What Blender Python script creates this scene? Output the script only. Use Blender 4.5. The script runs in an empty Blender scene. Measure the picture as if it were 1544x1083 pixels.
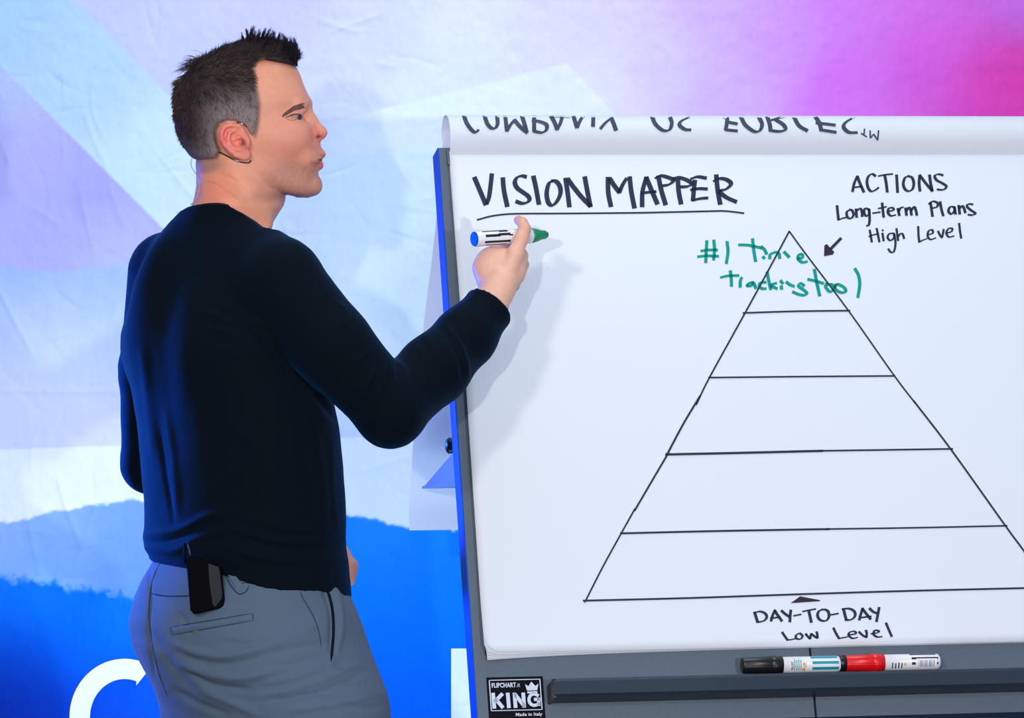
import bpy, bmesh, math, random
import numpy as np
from mathutils import Vector, Matrix
from mathutils.bvhtree import BVHTree
random.seed(7); np.random.seed(7)
scn = bpy.context.scene
COL = scn.collection

# ------------------------------------------------------------------ camera, world, lights, exposure
FPX = 7000.0
PITCH = math.atan((541.5 - 240.0) / FPX)
CAM = Vector((0.0, -7.0, 1.625))
cd = bpy.data.cameras.new('camera'); cam = bpy.data.objects.new('camera', cd); COL.objects.link(cam)
cam.location = CAM; cam.rotation_euler = (math.pi / 2 - PITCH, 0, 0)
cd.sensor_width = 36.0; cd.lens = FPX * 36.0 / 1544.0; cd.clip_start = 0.1; cd.clip_end = 100
scn.camera = cam

w = bpy.data.worlds.new('world'); scn.world = w; w.use_nodes = True
w.node_tree.nodes['Background'].inputs[0].default_value = (0.55, 0.72, 1.0, 1)
w.node_tree.nodes['Background'].inputs[1].default_value = 0.42

def area_light(name, loc, target, size, energy, color, spread=math.pi):
    d = bpy.data.lights.new(name, 'AREA'); d.shape = 'DISK'; d.size = size; d.energy = energy; d.color = color; d.spread = spread
    o = bpy.data.objects.new(name, d); COL.objects.link(o); o.location = loc
    o.rotation_euler = (Vector(target) - Vector(loc)).to_track_quat('-Z', 'Y').to_euler()
    return o
area_light('stage_front_light', (-0.76, -6.6, 2.10), (-0.1, 0.6, 1.3), 0.10, 100, (1.0, 0.93, 0.88))
area_light('stage_soft_light', (0.4, -6.6, 2.7), (-0.1, 0.6, 1.3), 2.0, 34, (1.0, 0.93, 0.88))
area_light('stage_key_light', (-1.75, -6.0, 3.35), (-0.1, 0.3, 1.3), 0.5, 100, (1.0, 0.88, 0.78))
area_light('stage_right_light', (2.55, -6.0, 1.67), (-0.1, 0.3, 1.3), 0.12, 108, (0.95, 0.92, 1.0))
area_light('blue_side_light', (-1.75, 1.08, 1.30), (-0.15, 0.05, 1.08), 0.30, 8, (0.0, 0.13, 1.0), math.radians(40))
area_light('added_top_fill', (0.1, 0.35, 3.6), (0.1, 1.3, 1.7), 1.6, 15, (0.88, 0.94, 1.0), math.radians(120))  # added fill above the frame, brightens the backdrop and softens the man's shadow
area_light('added_floor_fill', (-0.3, 0.45, 0.12), (-0.3, 1.3, 0.95), 1.2, 10, (0.62, 0.82, 1.0), math.radians(120))  # added fill near the floor, brightens the lower backdrop
scn.view_settings.view_transform = 'Standard'; scn.view_settings.look = 'None'
scn.view_settings.exposure = 0.08; scn.view_settings.gamma = 1.0; scn.view_settings.use_curve_mapping = False

# ------------------------------------------------------------------ helpers
def ray(px, py):
    a = (px - 772.0) / FPX; b = (541.5 - py) / FPX
    return Vector((a, math.cos(PITCH) + b * math.sin(PITCH), -math.sin(PITCH) + b * math.cos(PITCH)))
def P(px, py, Y):
    d = ray(px, py); return CAM + d * ((Y - CAM.y) / d.y)
def proj(v):
    v = np.asarray(v) - np.array(CAM); c, s = math.cos(PITCH), math.sin(PITCH)
    dep = v[..., 1] * c - v[..., 2] * s; up = v[..., 1] * s + v[..., 2] * c
    return 772 + FPX * v[..., 0] / dep, 541.5 - FPX * up / dep
def on_plane(px, py, o, n):
    d = ray(px, py); return CAM + d * ((o - CAM).dot(n) / d.dot(n))
def lin(c):
    c = [x / 255.0 for x in c]
    return tuple(x / 12.92 if x <= 0.04045 else ((x + 0.055) / 1.055) ** 2.4 for x in c)

def mat(name, color, rough=0.5, metal=0.0, spec=0.5, noise=None, bump=None, attr=None, sss=0.0, sheen=0.0, sheen_tint=(1,1,1), coat=0.0, trans=0.0):
    """procedural principled material: noise=(scale, amount) varies the colour, bump=(scale, strength, distance)"""
    m = bpy.data.materials.new(name); m.use_nodes = True; nt = m.node_tree; b = nt.nodes['Principled BSDF']
    b.inputs['Base Color'].default_value = (*color, 1); b.inputs['Roughness'].default_value = rough
    b.inputs['Metallic'].default_value = metal; b.inputs['Specular IOR Level'].default_value = spec
    tc = nt.nodes.new('ShaderNodeTexCoord'); src = None
    if attr:
        a = nt.nodes.new('ShaderNodeAttribute'); a.attribute_name = attr; src = a.outputs['Color']
    if noise:
        n = nt.nodes.new('ShaderNodeTexNoise'); n.inputs['Scale'].default_value = noise[0]; n.inputs['Detail'].default_value = 4
        nt.links.new(tc.outputs['Object'], n.inputs['Vector'])
        mr = nt.nodes.new('ShaderNodeMapRange'); mr.inputs['To Min'].default_value = 1 - noise[1]; mr.inputs['To Max'].default_value = 1 + noise[1]
        nt.links.new(n.outputs['Fac'], mr.inputs['Value'])
        mx = nt.nodes.new('ShaderNodeVectorMath'); mx.operation = 'SCALE'
        if src: nt.links.new(src, mx.inputs[0])
        else: mx.inputs[0].default_value = color
        nt.links.new(mr.outputs[0], mx.inputs['Scale']); src = mx.outputs[0]
    if src: nt.links.new(src, b.inputs['Base Color'])
    if bump:
        n = nt.nodes.new('ShaderNodeTexNoise'); n.inputs['Scale'].default_value = bump[0]; n.inputs['Detail'].default_value = 5
        nt.links.new(tc.outputs['Object'], n.inputs['Vector'])
        bp = nt.nodes.new('ShaderNodeBump'); bp.inputs['Strength'].default_value = bump[1]; bp.inputs['Distance'].default_value = bump[2]
        nt.links.new(n.outputs['Fac'], bp.inputs['Height']); nt.links.new(bp.outputs[0], b.inputs['Normal'])
    if sss:
        b.inputs['Subsurface Weight'].default_value = sss; b.inputs['Subsurface Radius'].default_value = (1.0, 0.35, 0.18); b.inputs['Subsurface Scale'].default_value = 0.006
    if sheen:
        b.inputs['Sheen Weight'].default_value = sheen; b.inputs['Sheen Roughness'].default_value = 0.45; b.inputs['Sheen Tint'].default_value = (*sheen_tint, 1)
    if coat: b.inputs['Coat Weight'].default_value = coat
    return m

def obj(name, me, m=None, parent=None, smooth=False):
    o = bpy.data.objects.new(name, me); COL.objects.link(o)
    if m: me.materials.append(m)
    if smooth: me.shade_smooth()
    if parent is not None: o.parent = parent
    return o
def mesh(name, verts, faces):
    me = bpy.data.meshes.new(name); me.from_pydata([tuple(v) for v in verts], [], [tuple(f) for f in faces]); me.update(); return me
def np_mesh(name, V, Q):
    me = bpy.data.meshes.new(name); V = np.asarray(V, np.float32); Q = np.asarray(Q, np.int32); k = Q.shape[1]
    me.vertices.add(len(V)); me.vertices.foreach_set('co', V.ravel())
    me.loops.add(Q.size); me.loops.foreach_set('vertex_index', Q.ravel())
    me.polygons.add(len(Q)); me.polygons.foreach_set('loop_start', np.arange(0, Q.size, k, dtype=np.int32))
    me.update(calc_edges=True); me.validate(); return me
def set_colors(me, C, name='Col'):
    a = me.color_attributes.new(name, 'FLOAT_COLOR', 'POINT'); C4 = np.ones((len(C), 4), np.float32); C4[:, :3] = C
    a.data.foreach_set('color', C4.ravel())
def tag(o, label=None, cat=None, group=None, kind=None):
    if label: o['label'] = label
    if cat: o['category'] = cat
    if group: o['group'] = group
    if kind: o['kind'] = kind
    return o
def thing(name, loc, label, cat, group=None):
    """an Empty at the thing's base; its parts keep world coordinates through add_part's inverse"""
    o = bpy.data.objects.new(name, None); COL.objects.link(o); o.location = loc; o.empty_display_size = 0.05
    return tag(o, label, cat, group)
def part(name, me, m, parent, smooth=False):
    """mesh data is in world coordinates; make it local to the parent chain"""
    off = Vector((0, 0, 0)); p = parent
    while p is not None: off += p.location; p = p.parent
    me.transform(Matrix.Translation(-off))
    return obj(name, me, m, parent, smooth)
def bm_box(bm, o, ux, uy, uz, x0, x1, y0, y1, z0, z1, bevel=0.0):
    vs = [bm.verts.new(o + ux * x + uy * y + uz * z) for x in (x0, x1) for y in (y0, y1) for z in (z0, z1)]
    fs = [bm.faces.new([vs[i] for i in f]) for f in ((0,1,3,2),(4,6,7,5),(0,4,5,1),(2,3,7,6),(0,2,6,4),(1,5,7,3))]
    bmesh.ops.recalc_face_normals(bm, faces=fs)
    if bevel > 0:
        es = list({e for f in fs for e in f.edges})
        bmesh.ops.bevel(bm, geom=es, offset=bevel, segments=2, profile=0.7, affect='EDGES')
def bm_mesh(bm, name='m'):
    me = bpy.data.meshes.new(name); bmesh.ops.recalc_face_normals(bm, faces=bm.faces[:]); bm.to_mesh(me); bm.free(); return me
def box_mesh(o, ux, uy, uz, x0, x1, y0, y1, z0, z1, bevel=0.0):
    bm = bmesh.new(); bm_box(bm, o, ux, uy, uz, x0, x1, y0, y1, z0, z1, bevel); return bm_mesh(bm)
def tube(points, radii, seg=10, cap=True, closed=False):
    """smooth tube mesh along world points"""
    pts = [Vector(p) for p in points]; n = len(pts)
    if not hasattr(radii, '__len__'): radii = [radii] * n
    V = []; F = []; prev = None
    for i, p in enumerate(pts):
        t = (pts[min(i + 1, n - 1)] - pts[max(i - 1, 0)]).normalized()
        if prev is None:
            a = Vector((0, 0, 1)) if abs(t.z) < 0.9 else Vector((1, 0, 0)); nrm = t.cross(a).normalized()
        else: nrm = (prev - t * prev.dot(t)).normalized()
        prev = nrm; bn = t.cross(nrm)
        for k in range(seg):
            th = 2 * math.pi * k / seg; V.append(p + (nrm * math.cos(th) + bn * math.sin(th)) * radii[i])
    for i in range(n - 1):
        for k in range(seg):
            a = i * seg + k; b = i * seg + (k + 1) % seg; F.append((a, b, b + seg, a + seg))
    if cap: F.append(tuple(range(seg))[::-1]); F.append(tuple((n - 1) * seg + k for k in range(seg)))
    return mesh('tube', V, F)
def lathe(o, ax, prof, seg=32, ref=None):
    """prof: list of (distance along axis, radius)"""
    ax = ax.normalized(); r = ref or (Vector((0, 0, 1)) if abs(ax.z) < 0.9 else Vector((1, 0, 0)))
    e1 = (r - ax * r.dot(ax)).normalized(); e2 = ax.cross(e1); V = []; F = []
    for s, rad in prof:
        for k in range(seg):
            th = 2 * math.pi * k / seg; V.append(o + ax * s + (e1 * math.cos(th) + e2 * math.sin(th)) * rad)
    for i in range(len(prof) - 1):
        for k in range(seg):
            a = i * seg + k; b = i * seg + (k + 1) % seg; F.append((a, b, b + seg, a + seg))
    F.append(tuple(range(seg))[::-1]); F.append(tuple((len(prof) - 1) * seg + k for k in range(seg)))
    return mesh('lathe', V, F)
def catmull(pts, n=6):
    pts = [np.array(p, float) for p in pts]
    if len(pts) < 3: return pts
    q = [2 * pts[0] - pts[1]] + pts + [2 * pts[-1] - pts[-2]]; out = []
    for i in range(1, len(q) - 2):
        for k in range(n):
            t = k / n; a, b, c, d = q[i - 1], q[i], q[i + 1], q[i + 2]
            out.append(0.5 * (2 * b + (c - a) * t + (2 * a - 5 * b + 4 * c - d) * t * t + (3 * b - a - 3 * c + d) * t ** 3))
    out.append(pts[-1]); return out
# ------------------------------------------------------------------ floor
M_floor = mat('stage_carpet', (0.02, 0.022, 0.03), 0.9, noise=(60, 0.3), bump=(300, 0.4, 0.003))
X3, Y3, Z3 = Vector((1, 0, 0)), Vector((0, 1, 0)), Vector((0, 0, 1)); O3 = Vector((0, 0, 0))
tag(obj('floor', box_mesh(O3, X3, Y3, Z3, -4, 4, -8, 2.2, -0.1, 0.0), M_floor), kind='structure')
M_wall = mat('dark_drape_wall', (0.012, 0.012, 0.018), 0.95, spec=0.1, noise=(4, 0.3))
tag(obj('wall_back', box_mesh(O3, X3, Y3, Z3, -4, 4, 2.1, 2.2, 0.0, 4.0), M_wall), kind='structure')

# ------------------------------------------------------------------ backdrop: printed stretch fabric
BY = 1.3
def sm(e0, e1, x):
    t = np.clip((x - e0) / (e1 - e0), 0, 1); return t * t * (3 - 2 * t)
_rng = np.random.RandomState(3)
def vnoise(x, y, seed):
    """smooth value noise in -1..1"""
    r = np.random.RandomState(seed); T = r.rand(64, 64) * 2 - 1
    xi = np.floor(x).astype(int); yi = np.floor(y).astype(int); fx = x - xi; fy = y - yi
    fx = fx * fx * (3 - 2 * fx); fy = fy * fy * (3 - 2 * fy)
    g = lambda a, b: T[a % 64, b % 64]
    return (g(xi, yi) * (1 - fx) + g(xi + 1, yi) * fx) * (1 - fy) + (g(xi, yi + 1) * (1 - fx) + g(xi + 1, yi + 1) * fx) * fy
def fbm(x, y, seed, o=4):
    s = 0; a = 1; t = 0
    for k in range(o): s = s + a * vnoise(x * 2 ** k, y * 2 ** k, seed + k); t += a; a *= 0.5
    return s / t
def idw(px, py, pts, pw=3.0):
    W = 0; S = 0
    for (x, y, c) in pts:
        w_ = 1.0 / (((px - x) ** 2 + (py - y) ** 2) ** (pw / 2) + 50.0 ** pw); W = W + w_; S = S + w_[..., None] * np.array(c, float)
    return S / W[..., None]
def print_color(px, py):
    """sRGB print of the backdrop; px, py are its own print coordinates"""
    up = idw(px, py, [(0, 0, (168, 206, 252)), (120, 120, (178, 212, 254)), (240, 230, (200, 228, 255)), (330, 400, (212, 234, 255)), (420, 0, (196, 197, 255)),
        (560, 60, (204, 210, 255)), (700, 60, (212, 220, 255)), (650, 160, (212, 228, 255)), (620, 300, (205, 230, 255)), (560, 420, (206, 230, 255)), (620, 560, (220, 238, 255)), (900, 140, (214, 218, 255)),
        (560, 600, (222, 232, 255)), (900, 40, (208, 206, 255)), (1000, 100, (205, 198, 252)), (1080, 0, (198, 170, 250)), (1100, 130, (202, 175, 246)), (1180, 60, (202, 150, 240)),
        (1270, 130, (205, 110, 226)), (1290, 20, (205, 125, 228)), (1400, 90, (206, 92, 212)), (1400, 10, (206, 110, 220)), (1490, 130, (210, 68, 180)), (1544, 10, (188, 112, 222)), (1544, 110, (214, 58, 158)), (1600, 400, (190, 60, 190))])
    c = up
    # lavender wedge upper middle-left
    k = sm(-2, 2, (px - 115) - (py) * 0.98) * sm(-130, 60, 200 - px + 160 - py * 0.2) * sm(560, 300, px)
    c = c + (np.array((198, 202, 252)) - c) * (k * 0.8)[..., None]
    # lavender triangle on the left
    d = (py - 97) - px * 1.008
    tri = idw(px, py, [(0, 130, (178, 196, 252)), (60, 240, (182, 182, 250)), (140, 270, (166, 168, 250)), (220, 350, (178, 182, 252)), (60, 350, (176, 178, 250)), (200, 390, (184, 196, 254))])
    c = c + (tri - c) * (sm(-2, 2, d) * sm(430, 410, px))[..., None]
    # mountain haze below the triangle
    ed = 397 + 12 * np.sin(px / 75.0 + 0.3) + 4 * fbm(px / 14, py / 14, 5) - 0.03 * px
    hz = idw(px, py, [(40, 410, (150, 182, 248)), (160, 430, (160, 190, 250)), (60, 470, (186, 206, 252)), (180, 500, (196, 216, 255)), (100, 540, (206, 220, 255)), (20, 600, (212, 222, 255)), (150, 640, (214, 220, 250))])
    k = sm(-2, 5, py - ed) * sm(250, 240, px - np.clip(py - 340, 0, 400))
    c = c + (hz - c) * k[..., None]
    # pale polygon in the upper middle
    e1 = (px - 500) * -0.254 + 185 - py; e2 = (px - 855) * 1.07 + 95 - py
    k = sm(-2, 2, -e1) * sm(-2, 2, -e2) * sm(460, 520, px)
    c = c + (np.array((222, 239, 255)) - c) * (k * 0.5)[..., None]
    k = sm(231, 233, py) * sm(470, 500, px) * sm(800, 700, px) * sm(420, 300, py)
    c = c + (np.array((204, 230, 255)) - c) * (k * 0.6)[..., None]
    # white band
    lo = idw(px, py, [(60, 700, (232, 243, 255)), (400, 700, (236, 246, 255)), (560, 720, (232, 243, 255))])
    k = sm(-1.5, 1.5, py - (678 - 0.035 * px)); c = c + (lo - c) * k[..., None]
    # ragged water-colour washes
    rag = 10 * fbm(px / 9, py / 9, 11) + 10 * fbm(px / 40, 0 * py, 15)
    e_mid = np.interp(px, [-600, 0, 60, 120, 200, 400, 505, 560, 620, 700, 1600], [800, 787, 776, 764, 754, 765, 776, 784, 794, 800, 820]) + rag * 0.45
    mid = idw(px, py, [(20, 800, (150, 186, 250)), (100, 800, (140, 180, 248)), (190, 790, (122, 166, 246)), (60, 850, (120, 172, 250)), (180, 850, (112, 160, 246)), (260, 880, (90, 150, 246))])
    dark = idw(px, py, [(10, 890, (14, 122, 250)), (60, 920, (4, 120, 252)), (180, 930, (6, 124, 252)), (120, 975, (0, 102, 248)), (30, 990, (2, 72, 215)), (10, 1050, (4, 34, 150)), (60, 1060, (4, 44, 180)), (190, 1070, (4, 66, 212)), (230, 1050, (6, 94, 236)),
        (560, 810, (40, 146, 255)), (640, 830, (22, 138, 255)), (560, 880, (10, 128, 254)), (680, 900, (6, 124, 254)), (620, 960, (4, 116, 252)), (640, 1060, (4, 104, 246)), (590, 1060, (4, 102, 244)), (1400, 1080, (10, 40, 150)), (640, 1300, (4, 60, 200)), (60, 1300, (4, 30, 130))])
    ml = mid + (dark - mid) * sm(440, 470, px)[..., None]
    c = c + (ml - c) * sm(-2, 4, py - e_mid)[..., None]
    e_d = np.interp(px, [-600, 0, 30, 60, 95, 120, 160, 200, 260, 400, 1600], [870, 864, 872, 872, 885, 884, 892, 900, 905, 905, 800]) + rag * 1.3
    c = c + (dark - c) * (sm(-6, 10, py - e_d) * 0.97)[..., None]
    # mottled fibre texture of the print
    mott = fbm(px / 5, py / 30, 21, 3) * 2.2 + fbm(px / 60, py / 60, 25, 3) * 3.0
    return np.clip(c + mott[..., None] * np.array((1.0, 0.9, 0.5)), 0, 255)
def s2l(c):
    c = c / 255.0; return np.where(c <= 0.04045, c / 12.92, ((c + 0.055) / 1.055) ** 2.4)
mm = (BY + 7.0) / 7000.0
def px_axis(a, b, fine0, fine1, f, cstep):
    return np.unique(np.concatenate([np.arange(a, fine0, cstep), np.arange(fine0, fine1, f), np.arange(fine1, b + cstep, cstep)]))
gx = px_axis(-560, 2120, -20, 1564, 2.6, 30); gy = px_axis(-420, 1640, -20, 1103, 2.6, 30)
GX, GY = np.meshgrid(gx, gy)
def crease_field(x, y):
    r = np.random.RandomState(12); h = 0.0014 * fbm(x / 16, y / 16, 31, 4) + 0.003 * fbm(x / 150, y / 260, 41, 2)
    segs = []
    for i in range(210):
        cx, cy = r.uniform(-20, 1560), r.uniform(-20, 1100)
        if i < 150: cx = r.uniform(-20, 760); cy = r.uniform(-20, 1100)
        ang = r.choice([r.uniform(-0.5, 0.3), r.uniform(1.1, 1.9), r.uniform(0.6, 1.0)]); L = r.uniform(12, 55)
        segs.append((cx, cy, ang, L, r.uniform(1.8, 3.6), r.uniform(0.0009, 0.0022) * r.choice([1, -1]), r.uniform(-0.006, 0.006)))
    segs += [(150, 591, 0.01, 260, 3, 0.0022, 0), (100, 770, 1.25, 60, 4, 0.004, 0.001), (50, 830, 1.35, 45, 3.5, 0.003, 0), (140, 205, 1.2, 55, 3.5, 0.0025, 0.001), (130, 330, 1.35, 60, 4, 0.003, 0), (265, 265, 0.9, 60, 3, 0.002, 0),
             (130, 800, 1.9, 50, 3, 0.003, 0), (20, 480, 1.1, 60, 4, 0.004, 0), (620, 860, 0.2, 90, 5, 0.003, 0.001), (560, 890, -0.15, 80, 4, 0.003, 0), (580, 700, -0.3, 50, 4, 0.0025, 0), (60, 880, 0.25, 60, 5, 0.003, 0), (200, 880, -0.2, 60, 5, 0.003, 0)]
    for (cx, cy, ang, L, w_, A, curv) in segs:
        dx, dy = x - cx, y - cy; u = dx * math.cos(ang) + dy * math.sin(ang); v = -dx * math.sin(ang) + dy * math.cos(ang) + curv * u * u
        m_ = (np.abs(u) < L * 1.6) & (np.abs(v) < w_ * 6)
        if not m_.any(): continue
        um, vm = u[m_], v[m_]; h[m_] += A * np.exp(-np.abs(vm) / w_) * np.exp(-(um / L) ** 4)
    return h
H = crease_field(GX, GY)
zc = lambda py: P(772, 0, BY).z  # unused guard
rowz = np.array([P(772, y, BY).z for y in gy]); colx = (gx - 772.0) * mm
V = np.stack([np.broadcast_to(colx, GX.shape), BY - H, np.broadcast_to(rowz[:, None], GX.shape)], -1).reshape(-1, 3)
nx, ny = len(gx), len(gy); I = np.arange(nx * ny).reshape(ny, nx)
Q = np.stack([I[1:, :-1], I[1:, 1:], I[:-1, 1:], I[:-1, :-1]], -1).reshape(-1, 4)
me = np_mesh('backdrop', V, Q); set_colors(me, s2l(print_color(GX, GY)).reshape(-1, 3) * 0.95)
M_back = mat('printed_fabric', (1, 1, 1), 0.85, attr='Col', bump=(420, 0.12, 0.001), spec=0.05)
bd = thing('printed_backdrop', (0, BY, 0), 'large wrinkled fabric backdrop printed in pale blue, lavender, magenta and deep blue washes behind the man', 'backdrop')
part('printed_fabric', me, M_back, bd, True)
M_let = mat('white_print', (0.80, 0.90, 1.0), 0.7, spec=0.2, noise=(9, 0.06))
def print_strip(A, B, name):
    """letter shape between two point rows, following the wrinkled cloth"""
    A, B = np.array(A, float), np.array(B, float); k = 24; pts = np.stack([A + (B - A) * t for t in np.linspace(0, 1, k)], 1)
    x, y = pts[..., 0], pts[..., 1]; h = crease_field(x, y); zz = np.interp(y, gy, rowz)
    V = np.stack([(x - 772) * mm, BY - h - 0.0014, zz], -1).reshape(-1, 3); n = len(A); I = np.arange(n * k).reshape(n, k)
    return np_mesh(name, V, np.stack([I[:-1, :-1], I[1:, :-1], I[1:, 1:], I[:-1, 1:]], -1).reshape(-1, 4))
TH_ = np.radians(np.linspace(-52, -308, 160))
oc = np.stack([186 + 84 * np.cos(TH_), 1082 + 88.5 * np.sin(TH_)], 1); ic = np.stack([186 + 53 * np.cos(TH_), 1082 + 58 * np.sin(TH_)], 1)
# square-cut terminals
def cutc(P_, a, b):
    n = 14
    for i in range(n): P_[i] = np.array(a) + (P_[n] - np.array(a)) * (i / n); P_[-1 - i] = np.array(b) + (P_[-1 - n] - np.array(b)) * (i / n)
for Q_, a_, b_ in ((oc, (219, 1014.5), (219, 1150)), (ic, (203.5, 1033.5), (203.5, 1131))):
    Q_[0] = a_; Q_[-1] = b_
keep = (np.arange(160) == 0) | (np.arange(160) == 159) | ((oc[:, 0] < 217))
oc, ic = oc[keep], ic[keep]; ic[:, 0] = np.minimum(ic[:, 0], 203.5)
part('printed_letter', print_strip(oc, ic, 'c'), M_let, bd, True)
yy_ = np.linspace(978, 1190, 90); part('printed_letter', print_strip(np.stack([680 + 0 * yy_, yy_], 1), np.stack([714 + 0 * yy_, yy_], 1), 'i'), M_let, bd, True)
# frame tubes of the backdrop and its feet, out of view
M_alu = mat('aluminium', (0.6, 0.62, 0.65), 0.35, 0.9)
zt = rowz[0]
for x in (colx[0], 0.0, colx[-1]):
    part('upright_tube', tube([(x, BY + 0.03, 0.02), (x, BY + 0.03, zt)], 0.015), M_alu, bd, True)
    part('foot', box_mesh(Vector((x, BY + 0.03, 0)), X3, Y3, Z3, -0.04, 0.04, -0.22, 0.22, 0.0, 0.015, 0.004), M_alu, bd)
# ------------------------------------------------------------------ flip chart board
YAW, TILT = math.radians(11.9), math.radians(19.6)
U = Vector((math.cos(YAW), math.sin(YAW), 0))
BK = Vector((-math.sin(YAW), math.cos(YAW), 0))                  # horizontal, away from the viewer
VV = Z3 * math.cos(TILT) + BK * math.sin(TILT)                   # up along the board
NN = Z3 * math.sin(TILT) - BK * math.cos(TILT)                   # out of the board's face
BO = P(661, 223, 0.30)                                           # top left corner of the face
def uv(px, py, off=0.0):
    q = on_plane(px, py, BO + NN * off, NN) - BO; return q.dot(U), q.dot(VV)
def bp(u, v, off=0.0): return BO + U * u + VV * v + NN * off
BW = 1.13; vb = uv(724, 1083)[1] - 0.012; TH = 0.042
M_gry = mat('grey_textured_steel', lin((86, 102, 116)), 0.55, 0.15, noise=(520, 0.16), bump=(700, 0.35, 0.0008))
M_rail = mat('dark_grey_tray', lin((30, 48, 62)), 0.42, 0.2, noise=(400, 0.1), bump=(600, 0.2, 0.0005))
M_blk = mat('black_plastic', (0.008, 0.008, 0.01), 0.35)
fc = thing('flip_chart_stand', P(1200, 1083, 0.2) * 1.0, 'grey textured metal flip chart board leaning back on its stand at right', 'flip chart')
fc.location.z = 0
M_edge = mat('blue_lit_edge', lin((0, 76, 200)), 0.6, spec=0.15, noise=(300, 0.08))  # blue side light on the grey rail is put into its colour
vt_low = uv(1222, 965)[1]
split_u = uv(1225, 1020)[0]
part('board_panel', box_mesh(BO, U, VV, NN, 0.0, BW, vt_low, 0.0, -TH, 0.0, 0.0), M_gry, fc)
part('lower_panel', box_mesh(BO, U, VV, NN, 0.0, split_u - 0.0018, vb, vt_low, -TH, 0.0, 0.0), M_gry, fc)
part('lower_panel', box_mesh(BO, U, VV, NN, split_u + 0.0018, BW, vb, vt_low, -TH, 0.0, 0.0), M_gry, fc)
part('back_rib', box_mesh(BO, U, VV, NN, 0.05, BW - 0.05, vb + 0.02, vb + 0.2, -TH - 0.02, -TH + 0.002, 0.002), M_gry, fc)
for u_a, u_b in ((-0.0015, 0.0006), (BW - 0.0006, BW + 0.0015)): part('side_rail', box_mesh(BO, U, VV, NN, u_a, u_b, vb, 0.0, -TH - 0.0005, 0.0006, 0.0006), M_edge, fc)
# tray: a shelf with a raised front lip, made as one extruded profile
tu0, tv0 = uv(833, 1024, 0.045); tu1 = BW - 0.02 if False else BW - 0.14
_, tvb = uv(838, 1052, 0.045)
prof = [(0.0, tvb + 0.001), (0.047, tvb), (0.05, tvb + 0.004), (0.05, tv0 - 0.005), (0.046, tv0), (0.042, tv0 - 0.001), (0.040, tv0 - 0.006), (0.040, tvb + 0.004), (0.0, tvb + 0.004)]
vs = [bp(u, v, n) for u in (tu0, tu1) for n, v in prof]; k = len(prof)
fs = [(i, (i + 1) % k, (i + 1) % k + k, i + k) for i in range(k)]
bm = bmesh.new(); bv = [bm.verts.new(p) for p in vs]
for f in fs: bm.faces.new([bv[i] for i in f])
tray = part('pen_tray', bm_mesh(bm), M_rail, fc)
for uu in (tu0, tu1 - 0.004):
    part('end_cap', box_mesh(BO, U, VV, NN, uu, uu + 0.004, tvb - 0.0008, tv0 - 0.001, 0.0, 0.049, 0.001), M_blk, tray)
part('paper_clamp', box_mesh(BO, U, VV, NN, 0.012, BW - 0.012, -0.030, -0.004, 0.0, 0.006, 0.002), M_gry, fc)
# stand behind: hinge bracket, knob, post, wheeled base
def rel(b, u, z): q = BO + U * u + BK * b; q.z = z; return q
def edge_solve(px, py, u):
    """back distance and height of the point at board column u that lies on this line of sight"""
    d = ray(px, py); o = BO + U * u; n = U.copy(); q = CAM + d * ((o - CAM).dot(n) / d.dot(n)); return (q - o).dot(BK), q.z
M_brk = mat('blue_lit_steel', lin((62, 112, 172)), 0.4, 0.3, noise=(200, 0.06))  # grey steel tinted blue, the side light is part of the colour
def plate(pts, u0, u1):
    bm = bmesh.new(); A = [bm.verts.new(rel(b, u0, z)) for b, z in pts]; B_ = [bm.verts.new(rel(b, u1, z)) for b, z in pts]; n = len(pts)
    bm.faces.new(A); bm.faces.new(B_[::-1])
    for i in range(n): bm.faces.new((A[i], B_[i], B_[(i + 1) % n], A[(i + 1) % n]))
    return bm_mesh(bm)
ub = 0.028
t1 = edge_solve(640, 733, ub); t2 = edge_solve(686, 679, ub); t3 = edge_solve(699, 684, ub); t4 = edge_solve(700, 728, ub)
br = part('hinge_bracket', plate([t1, t2, t3, t4], ub, ub + 0.005), M_brk, fc)
t5 = edge_solve(640, 737, ub); t6 = edge_solve(700, 733, ub)
part('bracket_flange', plate([t1, t4, t6, t5], ub - 0.004, ub + 0.06), M_brk, br)
kb, kz = edge_solve(692, 672, ub)
part('clamping_knob', lathe(rel(kb, ub - 0.02, kz), -U, [(-0.02, 0.004), (-0.018, 0.011), (-0.004, 0.013), (0.0, 0.010), (0.002, 0.004)], 18), M_blk, br, True)
mu = BW / 2
for uu in (0.22, BW - 0.22):
    part('post', tube([rel(0.13, uu, 0.07), rel(0.13, uu, 1.30)], 0.018, 16), M_brk, fc, True)
    part('foot_bar', box_mesh(rel(0.10, uu, 0), U, BK, Z3, -0.025, 0.025, -0.32, 0.34, 0.05, 0.085, 0.006), M_brk, fc)
    for b in (-0.19, 0.41):
        part('castor', lathe(rel(b, uu - 0.012, 0.027), U, [(0, 0.010), (0.001, 0.026), (0.023, 0.026), (0.024, 0.010)], 18), M_blk, fc, True)
part('cross_bar', tube([rel(0.13, 0.22, 0.30), rel(0.13, BW - 0.22, 0.30)], 0.014, 12), M_brk, fc, True)

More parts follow.
